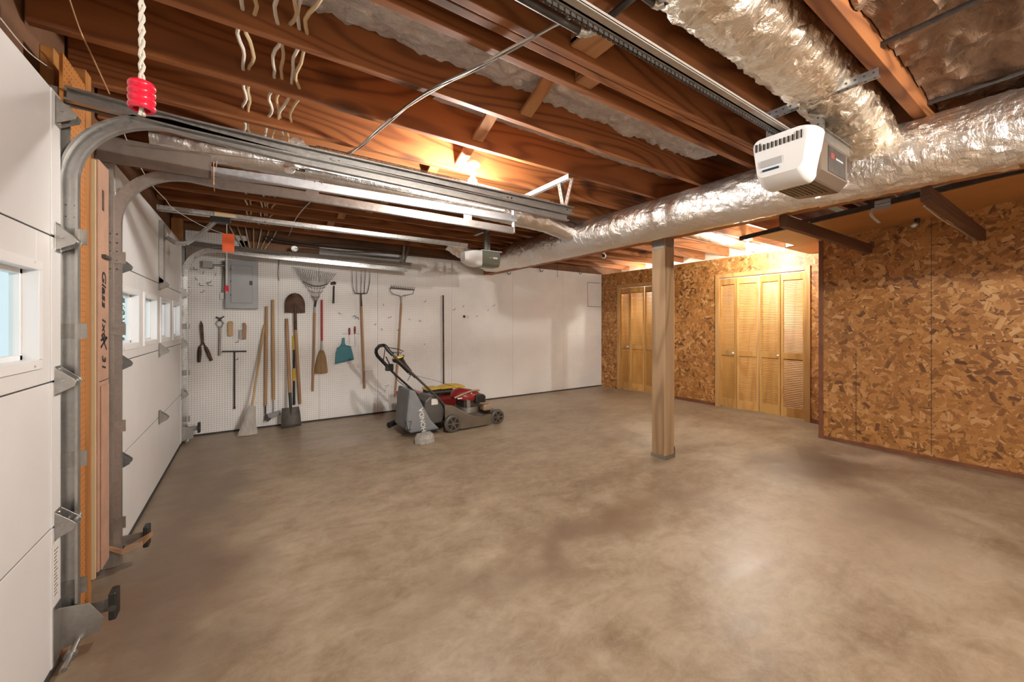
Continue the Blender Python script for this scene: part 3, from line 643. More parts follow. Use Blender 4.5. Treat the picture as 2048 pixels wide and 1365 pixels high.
# ------------------------------------------------------------------ springs, pulleys, track hangers
def spring(x0, x1, y, z0, z1, label, r=.017, pitch=.0085):
    n = int((x1-x0)/pitch); pts = []
    for i in range(n*8):
        a = i/8*2*pi; t = i/(n*8); x = x0+(x1-x0)*t
        pts.append((x, y+r*cos(a), z0+(z1-z0)*t+r*sin(a)))
    sp = thing('extension_spring', (x0, y, z0-r), label, 'spring', 'garage door extension springs')
    MB().tube(pts, .0022, 4).build('coil', 'galvd' if y < 5 else 'iron', sp)
    MB().tube([(x1, y, z1), (x1+.03, y, z1+.012), (x1+.06, y, z1), (x1+.03, y, z1-.012), (x1+.01, y, z1)], .003, 6).build('hook', 'steel', sp)
    MB().tube([(x0-.05, y, z0), (x0, y, z0)], .010, 8).build('hook', 'rust', sp)
    pl = thing('cable_pulley', (x0-.09, y, z0-.035), label.replace('long steel extension spring', 'round steel pulley at the door end of the spring'), 'pulley', 'spring pulleys')
    prof = [(-.008, .036), (-.004, .028), (.004, .028), (.008, .036)]
    w_ = MB()
    for a, b in zip(prof, prof[1:]): w_.tube([(x0-.09, y+a[0], z0), (x0-.09, y+b[0], z0)], [a[1], b[1]], 24, cap=False)
    w_.tube([(x0-.09, y-.008, z0), (x0-.09, y-.0081, z0)], [.036, .006], 24).tube([(x0-.09, y+.008, z0), (x0-.09, y+.0081, z0)], [.036, .006], 24)
    w_.build('wheel', 'steel', pl)
    MB().tube([(x0-.09, y-.016, z0), (x0-.05, y-.014, z0), (x0-.03, y, z0)], .005, 8).tube([(x0-.09, y+.016, z0), (x0-.05, y+.014, z0), (x0-.03, y, z0)], .005, 8).cyl((x0-.09, y-.02, z0), (x0-.09, y+.02, z0), .007, 10).build('fork', 'steel', pl)
    MB().tube([(x0-.09, y, z0+.03), (x0-.6, y, z0+.015-.03)], .002, 5).build('lift_cable', 'wire', pl)
spring(.30, 1.92, 2.36, 2.228, 2.21, 'long steel extension spring above the nearest garage door track')
spring(.30, 1.83, 2.87, 2.272, 2.255, 'long steel extension spring above the middle track')
spring(.55, 1.78, 5.52, 2.20, 2.20, 'long steel extension spring along the pegboard wall')
def perf(p, q, w=.032, mat='galv', up=(0, 0, 1), root=None, name='angle_bar', holes=True):
    """perforated angle iron: two thin legs with punched dots"""
    p, q = V(p), V(q); d = (q-p).normalized(); u = V(up); u = (u-d*u.dot(d)).normalized(); r = d.cross(u)
    mb = MB(); mb.bar(p+u*w/2, q+u*w/2, .003, w, u); mb.bar(p+r*w/2, q+r*w/2, w, .003, u)
    o = mb.build(name, mat, root)
    hb_ = MB(); L = (q-p).length; n = max(2, int(L/.03))
    for i in range(n):
        c = p+d*(L*(i+.5)/n)
        for dr in (-1, 1):
            a = c+u*w/2+r*dr*.0018; hb_.tube([a, a+r*dr*.0004], .0048, 8)
            a = c+r*w/2+u*dr*.0018; hb_.tube([a, a+u*dr*.0004], .0048, 8)
    hb_.build('punched_holes', 'seam', o)
    return o
hg = thing('track_hanger', (1.98, 2.5, 2.1), 'pale perforated angle iron hanger holding the ends of the two near tracks under the joists', 'bracket')
perf((1.98, 2.21, HJ-.034), (1.98, 2.90, HJ-.034), root=hg, mat='lightgrey')
perf((2.02, 2.23, HJ-.02), (1.96, 2.26, 2.10), root=hg, up=(1, 0, 0)); perf((1.99, 2.32, HJ-.02), (2.0, 2.262, 2.10), root=hg, up=(0, 1, 0)); perf((1.90, 2.86, HJ-.03), (1.90, 2.845, 2.07), root=hg, up=(1, 0, 0), mat='lightgrey')
hg3 = thing('track_hanger', (1.80, 5.5, 2.1), 'grey perforated bracket holding the end of the pegboard side track', 'bracket')
perf((1.80, 5.48, HJ-.01), (1.78, 5.48, 2.13), root=hg3, up=(1, 0, 0)); perf((1.90, 5.55, HJ-.01), (1.80, 5.50, 2.13), root=hg3, up=(0, 1, 0)); 
hgw = thing('wire_tie', (.27, 2.83, 2.06), 'loop of thin wire tied round the middle track', 'wire')
MB().tube([(-.17, 2.80, 2.07), (-.17, 2.80, 2.20), (-.16, 2.87, 2.23), (-.17, 2.87, 2.05), (-.17, 2.80, 2.07)], .002, 5).build('loop', 'copper', hgw)
for x in (.30, 1.42):
    MB().box((x, 2.826, 2.065), (x+.075, 2.829, 2.215)).build('splice_plate', 'galv', t2)
# ------------------------------------------------------------------ openers
def rail(root, x0, x1, y, z, mat='galv'):
    MB().box((x0, y-.032, z), (x1, y+.032, z+.004)).box((x0, y-.004, z), (x1, y+.004, z+.045)).box((x0, y-.032, z), (x0+.0, y+.032, z)).box((x0, y-.032, z-.004), (x1, y-.028, z+.012)).box((x0, y+.028, z-.004), (x1, y+.032, z+.012)).build('t_rail', mat, root)
    ch = MB()
    n = int((x1-x0)/.025)
    for i in range(n):
        x = x0+.025*i; ch.box((x, y+.010, z-.016), (x+.017, y+.022, z-.004)); ch.box((x+.015, y+.013, z-.012), (x+.027, y+.019, z-.008))
    return ch.build('drive_chain', 'iron', root)
o1 = thing('garage_door_opener', (2.42, .90, 1.98), 'near garage door opener with a large white light cover and a brown grey body', 'garage door opener')
rail(o1, -.60, 2.34, .925, 2.275, 'zinc')
# body
def rbox(mb, x0, x1, y0, y1, z0, z1): return mb.box((x0, y0, z0), (x1, y1, z1))
bd = MB().prism([(.765, 2.235), (1.035, 2.235), (1.035, 2.08), (1.00, 2.012), (.80, 1.995), (.765, 2.04)], 0, 2.33, 2.70)
bo1 = bd.build('body', 'opener_dk', o1, bevel=.012)
MB().box((2.36, .764, 2.19), (2.72, .766, 2.24)).box((2.36, .752, 2.236), (2.72, .80, 2.239)).build('side_flange', 'galvd', bo1)
MB().box((2.42, .763, 2.05), (2.66, .7648, 2.18)).build('side_panel', 'iron', bo1)
MB().box((2.45, .762, 2.12), (2.50, .7628, 2.15)).build('red_mark', 'redpaint', bo1)
MB().box((2.52, .762, 2.125), (2.62, .7628, 2.135)).build('small_print', 'lightgrey', bo1)
vt = MB()
for i in range(8): vt.box((2.40+.0, .83+i*.022, 1.996), (2.62, .838+i*.022, 1.9985))
vt.move(lambda p: (p.x, p.y, p.z+(p.y-.80)*.085-.0035)); vt.build('vent_slots', 'black', bo1)
# white cover: rounded bowl facing the door
def cover(a, b):
    y = .755+.29*b; z = 2.228
    e = (abs(b-.5)*2)**4
    return None
wc = MB()
nn = 20
rings = []
for i in range(7):
    t = i/6                       # 0 at body, 1 at the face
    inset = .055*(t**2.6); x = 2.34-.13*t
    ring = []
    y0, y1, z0, z1 = .752+inset*.5, 1.048-inset*.5, 1.985+inset*.9, 2.25-inset*.25; tp_ = .045
    rr = .035
    for cx, cz, a0 in ((y1-rr, z1-rr, 0), (y0+rr, z1-rr, pi/2), (y0+rr, z0+rr, pi), (y1-rr, z0+rr, 3*pi/2)):
        for k_ in range(6):
            a = a0+pi/2*k_/5; ring.append((x, (cx+rr*cos(a)-.90)*(1-.28*max(0, (2.15-(cz+rr*sin(a)))/.165))+.90, cz+rr*sin(a)))
    rings.append(ring)
m_ = len(rings[0])
wc.add([p for r_ in rings for p in r_], [(i*m_+k_, i*m_+(k_+1) % m_, (i+1)*m_+(k_+1) % m_, (i+1)*m_+k_) for i in range(6) for k_ in range(m_)], True)
wc.add(rings[-1], [tuple(range(m_))]); wc.add(rings[0], [tuple(range(m_))[::-1]])
co = wc.build('light_cover', 'openerwhite', o1)
sl = MB()
for i in range(12):
    y = .80+i*.0185; sl.box((2.208-.002, y, 2.175), (2.212, y+.005, 2.205+.01*(i in (0, 1, 10, 11))))
sl.build('cover_slots', 'black', co)
MB().box((2.206, .90, 2.062), (2.213, .975, 2.072)).build('blue_stripe', 'blue', co)
MB().box((2.2065, .885, 2.085), (2.213, .985, 2.12)).build('raised_badge', 'lightgrey', co)
perf((2.28, .54, HJ-.034), (2.28, 1.02, HJ-.034), root=o1, mat='galvb', name='cross_angle')
perf((2.38, 1.00, HJ-.02), (2.38, 1.00, 2.22), root=o1, up=(0, 1, 0), name='hanger'); perf((2.42, .79, HJ-.02), (2.42, .79, 2.22), root=o1, up=(0, 1, 0), name='hanger')
o2 = thing('garage_door_opener', (2.3, 4.10, 1.97), 'far garage door opener with white front and olive grey side', 'garage door opener')
MB().box((-.60, 4.07, 2.165), (2.10, 4.125, 2.168)).box((-.60, 4.07, 2.165), (2.10, 4.073, 2.205)).box((-.60, 4.122, 2.165), (2.10, 4.125, 2.205)).build('t_rail', 'steel', o2)
g2 = MB().prism([(4.0, 2.13), (4.20, 2.13), (4.20, 1.985), (4.17, 1.955), (4.03, 1.955), (4.0, 1.985)], 0, 2.24, 2.50)
gb = g2.build('body', 'openergreen', o2, bevel=.01)
MB().box((2.24, 3.992, 2.13), (2.52, 4.02, 2.14)).build('top_flange', 'lightgrey', gb)
MB().box((2.35, 3.998, 2.050), (2.39, 3.9995, 2.062)).build('red_mark', 'tan', gb); MB().box((2.40, 3.998, 2.046), (2.46, 3.9995, 2.066)).build('white_mark', 'paper', gb)
g3 = MB(); rings = []
for i in range(7):
    t = i/6; ins = .05*t**2.4; x = 2.25-.20*t; ring = []
    y0, y1, z0, z1 = 3.993+ins, 4.207-ins, 1.953+ins*.9, 2.137-ins*.6; rr = .03
    for cx, cz, a0 in ((y1-rr, z1-rr, 0), (y0+rr, z1-rr, pi/2), (y0+rr, z0+rr, pi), (y1-rr, z0+rr, 3*pi/2)):
        for k_ in range(6): a = a0+pi/2*k_/5; ring.append((x, cx+rr*cos(a), cz+rr*sin(a)))
    rings.append(ring)
g3.add([p for r_ in rings for p in r_], [(i*m_+k_, i*m_+(k_+1) % m_, (i+1)*m_+(k_+1) % m_, (i+1)*m_+k_) for i in range(6) for k_ in range(m_)], True)
g3.add(rings[-1], [tuple(range(m_))]); g3.add(rings[0], [tuple(range(m_))[::-1]])
g3.build('light_cover', 'openerwhite', o2)
perf((2.30, 3.88, HJ-.034), (2.30, 4.30, HJ-.034), root=o2, name='cross_angle'); perf((2.30, 4.02, HJ-.02), (2.30, 4.02, 2.14), root=o2, up=(0, 1, 0), name='hanger'); perf((2.42, 4.16, HJ-.02), (2.42, 4.16, 2.14), root=o2, up=(0, 1, 0), name='hanger')
# trolley + curved arm to the far door
tr = thing('opener_trolley', (-.2, 4.10, 2.13), 'black opener trolley with a perforated arm bending down to the far garage door', 'trolley')
MB().box((-.27, 4.06, 2.125), (-.13, 4.14, 2.165)).build('carriage', 'black', tr, bevel=.004)
MB().box((-.24, 4.055, 2.17), (-.10, 4.07, 2.20)).build('catch', 'romexy', tr)
ar = [wp(437, 437, 1, 4.12), wp(400, 470, 1, 4.13), wp(372, 488, 1, 4.14), wp(352, 487, 1, 4.15), wp(333, 475, 1, 4.17)]
am = MB()
for a, b in zip(ar, ar[1:]): am.bar(a, b, .035, .006, (0, 1, 0)); am.bar(a, b, .006, .035, (0, 1, 0))
am.build('arm', 'galv', tr)
# emergency handles
def cordhandle(name, p, ztop, r, h, label, mat, ribs=4):
    q = thing(name, (p[0], p[1], p[2]-h/2), label, 'pull handle')
    top = []
    n = 40
    for j in range(2):
        top.append([(p[0]+.0028*cos(i*1.3+j*pi)*(r/.018), p[1]+.0028*sin(i*1.3+j*pi)*(r/.018), p[2]-h*.7+(ztop-p[2]+h*.7)*i/(n*2)) for i in range(n*2+1)])
    m = MB()
    for t_ in top: m.tube(t_, .0024*(r/.018), 6)
    m.build('rope', 'cord', q)
    prof = []
    for i in range(ribs*6+1):
        prof.append((-h/2+h*i/(ribs*6), r*(.88+.12*abs(sin(pi*i/6)))))
    m = MB()
    m.tube([(p[0], p[1], p[2]+a) for a, _ in prof], [b for _, b in prof], 28, cap=False)
    m.tube([(p[0], p[1], p[2]-h/2), (p[0], p[1], p[2]-h/2+.0005), (p[0], p[1], p[2]+h/2-.004)], [r*.88, r*.62, r*.60], 28, cap=False)
    m.tube([(p[0], p[1], p[2]+h/2), (p[0], p[1], p[2]+h/2+.0003)], [r*.88, r*.2], 28, cap=False)
    m.build('grip', mat, q); return q
cordhandle('release_handle', (-.146, .868, 1.650), 2.27, .0178, .044, 'red ribbed release handle hanging on a white rope near the viewpoint', 'pinkred')
cordhandle('release_handle', (-.160, 4.10, 1.575), 2.12, .014, .05, 'small red release handle hanging below the orange tag', 'pinkred')
ot = wp(455, 490, 1, 4.10)
one('warning_tag', MB().prism([(-.190, 1.885), (-.108, 1.880), (-.106, 2.03), (-.116, 2.04), (-.19, 2.037)], 1, 4.093, 4.096), 'orange', 'bright orange card tag hanging from the far opener trolley', 'tag')
# ------------------------------------------------------------------ bulbs
def bulb(p, watts, label, up=.09):
    r = .032; q = thing('light_bulb', (p[0], p[1], p[2]), label, 'light bulb')
    MB().ball(p, r, 20, (1, 1, 1.15)).build('glass', emis('bulb_glow', BULB_COL, watts/(4*pi*pi*r*r)), q)
    MB().cyl((p[0], p[1], p[2]+r*1.05), (p[0], p[1], p[2]+up), .015, 16).build('socket', 'white', q)
    MB().cyl((p[0], p[1], p[2]+up), (p[0], p[1], p[2]+up+.02), .055, 24, r2=.045).build('lampholder', 'white', q)
    return q
bulb((1.29, 2.43, 2.262), BULB_W['spring'], 'glowing bare bulb behind the near springs, between joists', .12)
bulb((5.40, 2.56, 2.205), BULB_W['closet'], 'glowing bare bulb hanging above the right louvred closet', .17)
bulb((1.6, -1.30, 2.28), BULB_W['rear'], 'unseen fill bulb added behind the viewpoint', .10)  # out of view, added to fill the room with light from the front
# ------------------------------------------------------------------ right side storage rack, panel, small fittings
def pz(y): return 2.185+(2.0-y)*.075 if y > .3 else 2.3125
def sheet(x0, x1, y0, y1, t0, t1):
    m = MB(); ys = [y0+(y1-y0)*i/12 for i in range(13)]
    for a, b in zip(ys, ys[1:]):
        A = [(x0, a, pz(a)+t0), (x1, a, pz(a)+t0), (x1, b, pz(b)+t0), (x0, b, pz(b)+t0)]
        m.add(A+[(x, y, z+t1-t0) for x, y, z in A], [(0, 3, 2, 1), (4, 5, 6, 7), (3, 2, 6, 7), (0, 1, 5, 4), (0, 3, 7, 4), (1, 2, 6, 5)])
    return m
pn = thing('plywood_panel', (5.0, 1.0, 2.3), 'smooth orange plywood sheet sagging under the joists above the particle board wall', 'panel')
sheet(4.36, XO-.002, -1.4, 1.98, 0, .012).build('sheet', 'ply', pn); sheet(XO, XC-.01, YC+.02, 2.10, 0, .012).build('side_sheet', 'ply', pn)
sheet(4.33, 4.358, -1.4, 2.14, -.012, .03).build('edge_strip', 'iron', pn)
one('rack_arm', MB().box((3.30, 1.30, 2.00), (5.29, 1.342, 2.088)), 'darkwood', 'dark wooden rack arm from beam to wall, left one near the corner', 'rack arm', 'dark rack arms', bevel=.003)
one('rack_arm', MB().box((3.30, .555, 2.00), (5.29, .597, 2.088)), 'darkwood', 'dark wooden rack arm from beam to wall, right one nearer the viewpoint', 'rack arm', 'dark rack arms', bevel=.003)
curve('grey_cord', [(3.42, .60, 1.995), (3.9, .606, 1.99), (4.5, .606, 2.0), (5.2, .602, 1.99)], .006, 'galvb', 'grey cord stapled along the right rack arm', 'cord')
def hingeplate(x, y, z, label, mat, flap=True):
    q = MB().box((x-.003, y-.05, z), (x, y+.05, z+.035)).box((x-.003, y-.05, z-.045), (x, y+.05, z-.006)).build('hinge', mat, pn, bevel=.001)
    q['label'] = label
    MB().cyl((x-.004, y-.05, z-.003), (x-.004, y+.05, z-.003), .005, 10).build('pin', 'steel', q)
    return q
hingeplate(4.325, 1.0, 2.262, 'pale hinge', 'lightgrey')
hingeplate(4.325, 1.55, 2.222, 'dark brown hinge', 'darkwood')
one('paper_strip', MB().grid(lambda a, b: V((4.317-.01*sin(a*5), 1.045+.02*sin(a*4)+.022*b-.02*a, 2.24-.13*a)), 8, 3).grid(lambda a, b: V((4.315-.01*sin(a*5), 1.045+.02*sin(a*4)+.022*b-.02*a, 2.24-.13*a)), 8, 3), 'cord', 'torn pale strip hanging from the hinge', 'paper')
sl_ = thing('spotlight_fixture', (5.20, .96, 2.20), 'small black and silver swivel fixture at the top of the particle board wall', 'fixture')
MB().cyl((5.20, .96, 2.265), (5.20, .96, 2.235), .02, 14).ball((5.20, .96, 2.235), .02, 12).build('mount', 'black', sl_)
MB().ball((5.19, .98, 2.205), .030, 14).build('head', 'steel', sl_)
cq = wp(1207, 512, 1, 4.289)
sc = thing('security_camera', (cq.x, 4.289, 2.27), 'small white security camera under the joists near the pegboard corner', 'camera')
MB().cyl((cq.x, 4.289, 2.40), (cq.x, 4.289, cq.z+.03), .03, 16, r2=.015).build('mount', 'white', sc)
MB().ball(cq, .042, 16).build('head', 'white', sc); MB().ball(cq+V((-.022, -.024, -.006)), .026, 14).build('lens', 'black', sc)
# ------------------------------------------------------------------ closets
def leaf(root, p, q, n, knob=None):
    """louvred bifold leaf between plan points p and q"""
    p, q = V((*p, 0)), V((*q, 0)); d = (q-p).normalized(); L = (q-p).length-.006; nrm = V((d.y, -d.x, 0))
    if nrm.x > 0: nrm = -nrm
    def B(mb, a0, a1, z0, z1, t0=-.014, t1=.014):
        c = [p+d*(a0+.003)+nrm*t0, p+d*(a1+.003)+nrm*t0, p+d*(a1+.003)+nrm*t1, p+d*(a0+.003)+nrm*t1]
        mb.add([x+V((0, 0, z0)) for x in c]+[x+V((0, 0, z1)) for x in c], [(0, 3, 2, 1), (4, 5, 6, 7), (0, 1, 5, 4), (1, 2, 6, 5), (2, 3, 7, 6), (3, 0, 4, 7)])
    fr = MB(); s_ = .028
    B(fr, 0, s_, .025, 1.955); B(fr, L-s_, L, .025, 1.955); B(fr, s_, L-s_, .025, .15); B(fr, s_, L-s_, .80, .88); B(fr, s_, L-s_, 1.865, 1.955)
    f = fr.build('door_leaf', 'louver', root, bevel=.0015)
    lv = MB()
    for z0, z1 in ((.15, .80), (.88, 1.865)):
        n_ = int((z1-z0)/.024)
        for i in range(n_):
            z = z0+(i+.5)*(z1-z0)/n_
            c = []
            for t, dz in ((.010, -.010), (.012, -.007), (-.010, .012), (-.012, .009)):
                c.append((t, dz))
            a = [p+d*(s_+.003)+nrm*t+V((0, 0, z+dz)) for t, dz in c]; b = [p+d*(L-s_+.003)+nrm*t+V((0, 0, z+dz)) for t, dz in c]
            lv.add(a+b, [(0, 1, 5, 4), (1, 2, 6, 5), (2, 3, 7, 6), (3, 0, 4, 7), (0, 3, 2, 1), (4, 5, 6, 7)])
    lv.build('louvres', 'louver', f)
    if knob is not None:
        c = p+d*(L*knob)+nrm*.02+V((0, 0, .84)); MB().ball(c, .016, 12).cyl(c, c-nrm*.01, .008, 10).build('knob', 'white', f)
def closet(n, y0, y1, h1, h2):
    r = structroot('door_%d' % n, (XC, (y0+y1)/2, 0)); w_ = (y1-y0)/4
    xs = XC+.03
    leaf(r, (xs, y1), (xs-h1, y1-w_), 0, knob=.85); leaf(r, (xs-h1, y1-w_), (xs, y1-2*w_+.008), 1)
    leaf(r, (xs, y1-2*w_-.004), (xs-h2, y1-3*w_), 2, knob=.92); leaf(r, (xs-h2, y1-3*w_), (xs, y0), 3)
    c = MB(); t = .062
    for a, b, z0, z1 in ((y0-t, y0, 0, DT+t-.005), (y1, y1+t, 0, DT+t-.005)): c.box((XC-.016, a, z0), (XC, b, z1))
    c.box((XC-.016, y0, DT), (XC, y1, DT+t-.005))
    c.box((XC, y0, 0), (XC+T, y0+.004, DT)); c.box((XC, y1-.004, 0), (XC+T, y1, DT)); c.box((XC, y0, DT-.004), (XC+T, y1, DT))
    c.build('casing', 'trim', r, bevel=.002)
    MB().box((XC+.01, y0, DT-.014), (XC+.05, y1, DT-.004)).build('top_guide', 'white', r)
closet(3, D1[0], D1[1], .075, .03)
closet(4, D2[0], D2[1], .07, .05)
# closet lamps that light the gaps round the leaves
for nm, y in (('right', 2.7), ('left', 4.75)):
    q = thing('closet_lamp', (6.45, y, 2.1), 'lamp inside the %s closet, glowing through the door gaps' % nm, 'lamp')
    MB().ball((6.45, y, 2.15), .03, 14).build('glass', emis('closet_glow', (1, .93, .8), 26/(4*pi*pi*.0009)), q); MB().cyl((6.45, y, 2.185), (6.45, y, 2.235), .014, 12).build('socket', 'white', q)
# ------------------------------------------------------------------ pegboard wall fittings and tools
PY = YB-.012     # face of the pegboard
def w2(u, v, d=.03): return wp(u, v, 1, PY-d)
el = thing('fuse_box', (-.07, PY, 1.46), 'grey metal electrical panel on the white pegboard', 'electrical panel')
MB().box((-.235, PY-.10, 1.455), (.085, PY, 2.02)).build('cabinet', 'panelgrey', el, bevel=.004)
MB().box((-.18, PY-.108, 1.52), (.03, PY-.10, 1.96)).build('door', 'panelgrey', el, bevel=.003)
MB().box((-.002, PY-.113, 1.735), (.028, PY-.108, 1.785)).build('latch', 'iron', el)
MB().box((-.185, PY-.111, 1.60), (-.179, PY-.106, 1.62)).box((-.185, PY-.111, 1.76), (-.179, PY-.106, 1.78)).box((-.185, PY-.111, 1.90), (-.179, PY-.106, 1.92)).build('hinges', 'black', el)
jb = thing('junction_box', (-.40, PY, 1.92), 'small brownish grey junction box with a short conduit left of the electrical panel', 'junction box')
MB().box((-.445, PY-.06, 1.915), (-.355, PY, 1.995)).build('box', 'lightgrey', jb, bevel=.004); MB().cyl((-.355, PY-.03, 1.955), (-.24, PY-.03, 1.955), .012, 12).build('conduit', 'galv', jb)
sw = thing('outlet', (-.26, PY, 1.57), 'small white outlet with grey plug beside the electrical panel', 'outlet')
MB().box((-.285, PY-.03, 1.565), (-.245, PY-.002, 1.64)).build('box', 'white', sw, bevel=.003); MB().cyl((-.258, PY-.035, 1.64), (-.252, PY-.02, 2.0), .009, 10).build('conduit', 'galvd', sw)
# yellow cables fanning up behind the panel
for j in range(7):
    x = -.05+j*.03
    curve('fanned_cable', [(x, PY-.03, 2.10), (x+.01*(j-3), PY-.035, 2.2), (x+.035*(j-3), PY-.03, 2.33), (x+.05*(j-3), PY-.04, 2.43)], .006, 'romexy' if j % 2 else 'romex',
          'pale cable fanning up above the electrical panel, %s from the left' % ORD[j], 'cable', 'cables fanning above the electrical panel')
for j, (z0, s_) in enumerate(((2.335, .03), (2.345, -.02), (2.30, .045))):
    curve('black_cable', [(.15, PY-.05, z0), (.6, PY-.05, z0-.03), (1.1, PY-.06, z0-s_), (1.85, PY-.12, 2.30), (2.35, 4.9, 2.17), (2.5, 4.3, 2.16)][:4 if j else 6], .006, 'black',
          ('black cable sagging from the wall top to the far opener', 'black cable along the top of the brown pegboard strip', 'lower black cable along the top of the brown pegboard strip')[j], 'cable', 'black cables along the wall top')
curve('key_wire', [w2(558, 520), w2(557, 548), w2(558, 562)], .003, 'iron', 'short dark wire hanging right of the electrical panel', 'wire')
# wire hooks on the pegboard
HK = [(382, 528), (395, 540), (405, 548), (418, 538), (430, 552), (395, 560), (412, 566), (426, 572), (400, 585), (380, 575), (408, 572),
      (683, 628), (768, 612), (775, 636), (766, 660), (748, 650), (793, 661), (810, 594), (848, 604), (822, 640), (843, 643), (850, 690), (905, 620), (925, 614), (975, 622), (985, 612), (952, 634), (935, 636), (470, 685), (471, 720)]
hk0 = None
for j, (u, v) in enumerate(HK):
    c = w2(u, v, 0)
    if hk0 is None:
        hk0 = MB().tube([(0, 0, 0), (0, -.05, .0), (0, -.065, .012), (0, -.066, .025)], .0028, 5).build('pegboard_hook', 'iron', base=(0, 0, 0)); o = hk0
    else: o = hk0.copy(); C.objects.link(o)
    o.location = c; o.rotation_euler = (0, 0, random.uniform(-.9, .9))
    near = 'left of the electrical panel' if u < 440 else 'below the scrub brush' if u < 480 else 'near the screwdrivers' if u < 790 else 'right of the bow rake' if u < 880 else 'right of the long dark rod'
    tag(o, 'small empty wire hook on the white pegboard %s' % near, 'hook', 'empty pegboard hooks '+near)
# big hooks hanging from the joist at the wall top
for j, (u, v) in enumerate(((1018, 545), (1083, 540), (1114, 546), (1161, 545))):
    c = wp(u, v, 1, PY-.04); t = V((c.x, PY-.04, 2.35))
    a = [c+V((.035*cos(pi+i*pi/8), 0, .035*sin(pi+i*pi/8))) for i in range(9)]
    if j == 2: a = [c+V((.01, 0, 0)), c+V((0, 0, -.06)), c+V((.02, 0, -.08)), c+V((.03, 0, -.05))]
    one('hanging_hook', MB().tube([V((a[0].x, PY-.04, 2.37))]+a, .006 if j != 2 else .003, 8), 'iron', 'dark metal hook hanging at the top of the pegboard wall, %s from the left' % ORD[j], 'hook', 'hooks along the wall top')
def hset(pts, r, name, mat, root, seg=10): return MB().tube(pts, r, seg).build(name, mat, root)
def tool(name, u, v, label, cat): return thing(name, w2(u, v, 0), label, cat)
# hedge shears
sh = tool('hedge_shears', 408, 725, 'rusty hedge shears hanging blades up on the left end of the pegboard', 'shears')
a, b_, c = w2(402, 641), w2(405, 684), w2(398, 725)
MB().prism([(a.x, a.z), (a.x+.02, a.z-.05), (a.x+.028, b_.z+.02), (b_.x+.012, b_.z-.01), (b_.x-.012, b_.z-.01), (a.x-.012, a.z-.06)], 1, PY-.035, PY-.028).build('blades', 'rust', sh, bevel=.001)
for (u0, u1, v1) in ((400, 398, 725), (411, 423, 722)):
    p = w2(406, 684); q = w2(u1, v1); m1 = w2(u0, 694)
    hset([p, m1], .008, 'tang', 'rust', sh); hset([m1, m1.lerp(q, .3), m1.lerp(q, .7), q], [.014, .019, .018, .015], 'handle', 'rust', sh)
# adjustable metal tool
wr = tool('post_driver_tool', 439, 712, 'metal tool with open ring head and straight handle, right of the hedge shears', 'tool'); wr.name = 'steel_tool'
p, q = w2(440, 655), w2(438.5, 712); hset([p, q], .011, 'handle', 'galvd', wr)
c = w2(440, 647); MB().tube([c+V((-.02, 0, .03)), c+V((-.034, 0, .0)), c+V((-.012, 0, -.045)), c+V((.012, 0, -.045)), c+V((.034, 0, 0)), c+V((.02, 0, .03)), c+V((-.02, 0, .03))], .007, 8).build('ring_head', 'galv', wr)
MB().tube([c+V((-.035, 0, .075)), c+V((-.01, 0, .055)), c+V((.01, 0, .06)), c+V((.04, 0, .08))], .008, 8).cyl(c+V((0, 0, .055)), c+V((0, 0, .025)), .014, 10).build('jaw', 'iron', wr)
# brushes
yb = tool('scrub_brush', 461, 672, 'yellow oval scrub brush hanging below the electrical panel', 'brush')
c = w2(461, 658); MB().prism([(c.x+.026*cos(t), c.z+.065*(1 if sin(t) > 0 else -1)+.026*sin(t)) for t in [2*pi*i/24 for i in range(24)]], 1, PY-.04, PY-.02).build('block', 'handlel', yb, bevel=.004)
MB().prism([(c.x-.012+.014*cos(t), c.z+.055*(1 if sin(t) > 0 else -1)+.014*sin(t)) for t in [2*pi*i/16 for i in range(16)]], 1, PY-.019, PY-.002).build('bristles', 'yellow', yb)
wb = tool('wire_brush', 488, 682, 'wooden handled brush with grey bristles right of the yellow brush', 'brush')
c = w2(488, 662); MB().prism([(c.x-.018, c.z-.10), (c.x+.022, c.z-.10), (c.x+.026, c.z+.06), (c.x+.014, c.z+.095), (c.x-.012, c.z+.095), (c.x-.004, c.z+.03), (c.x-.018, c.z-.0)], 1, PY-.045, PY-.015).build('block', 'handle', wb, bevel=.004)
MB().box((c.x-.045, PY-.04, c.z-.095), (c.x-.019, PY-.018, c.z+.01)).build('bristles', 'panelgrey', wb)
# black T bar
tb_ = tool('tee_bar', 469, 818, 'black T shaped rod with its crossbar at the top, hanging left of the white broom', 'rod')
hset([w2(444, 703.5), w2(493, 703)], .008, 'crossbar', 'black', tb_); hset([w2(469, 703), w2(469, 812), w2(469, 818)], [.008, .008, .013], 'shaft', 'black', tb_)
# white broom standing on the floor
wb_ = thing('straw_broom', (-.02, 5.40, 0), 'white painted straw broom leaning on the pegboard, bristles on the floor', 'broom')
f0 = V((-.02, 5.42, 0)); top = w2(529, 650, .02); d = (top-f0)
nk = f0+d*.30
hset([f0+d*.24, top], .0125, 'handle', 'handlel', wb_)
bm_ = MB(); 
prof = [(0, .092, .030), (.04, .090, .030), (.12, .070, .028), (.19, .052, .026), (.26, .050, .024), (.31, .040, .02), (.335, .016, .016)]
rg = []
for h_, rx, ry in prof:
    cpt = f0+d*(h_/d.length)+V((0, 0, .005))
    rg.append([cpt+V((rx*cos(2*pi*k_/40)*(1+.10*random.uniform(-1, 1)*(h_ < .15)), ry*sin(2*pi*k_/40), 0)) for k_ in range(40)])
bm_.add([p for r_ in rg for p in r_], [(i*40+k_, i*40+(k_+1) % 40, (i+1)*40+(k_+1) % 40, (i+1)*40+k_) for i in range(len(rg)-1) for k_ in range(40)], True); bm_.add(rg[0], [tuple(range(40))])
bm_.build('bristles', 'strawwhite', wb_)
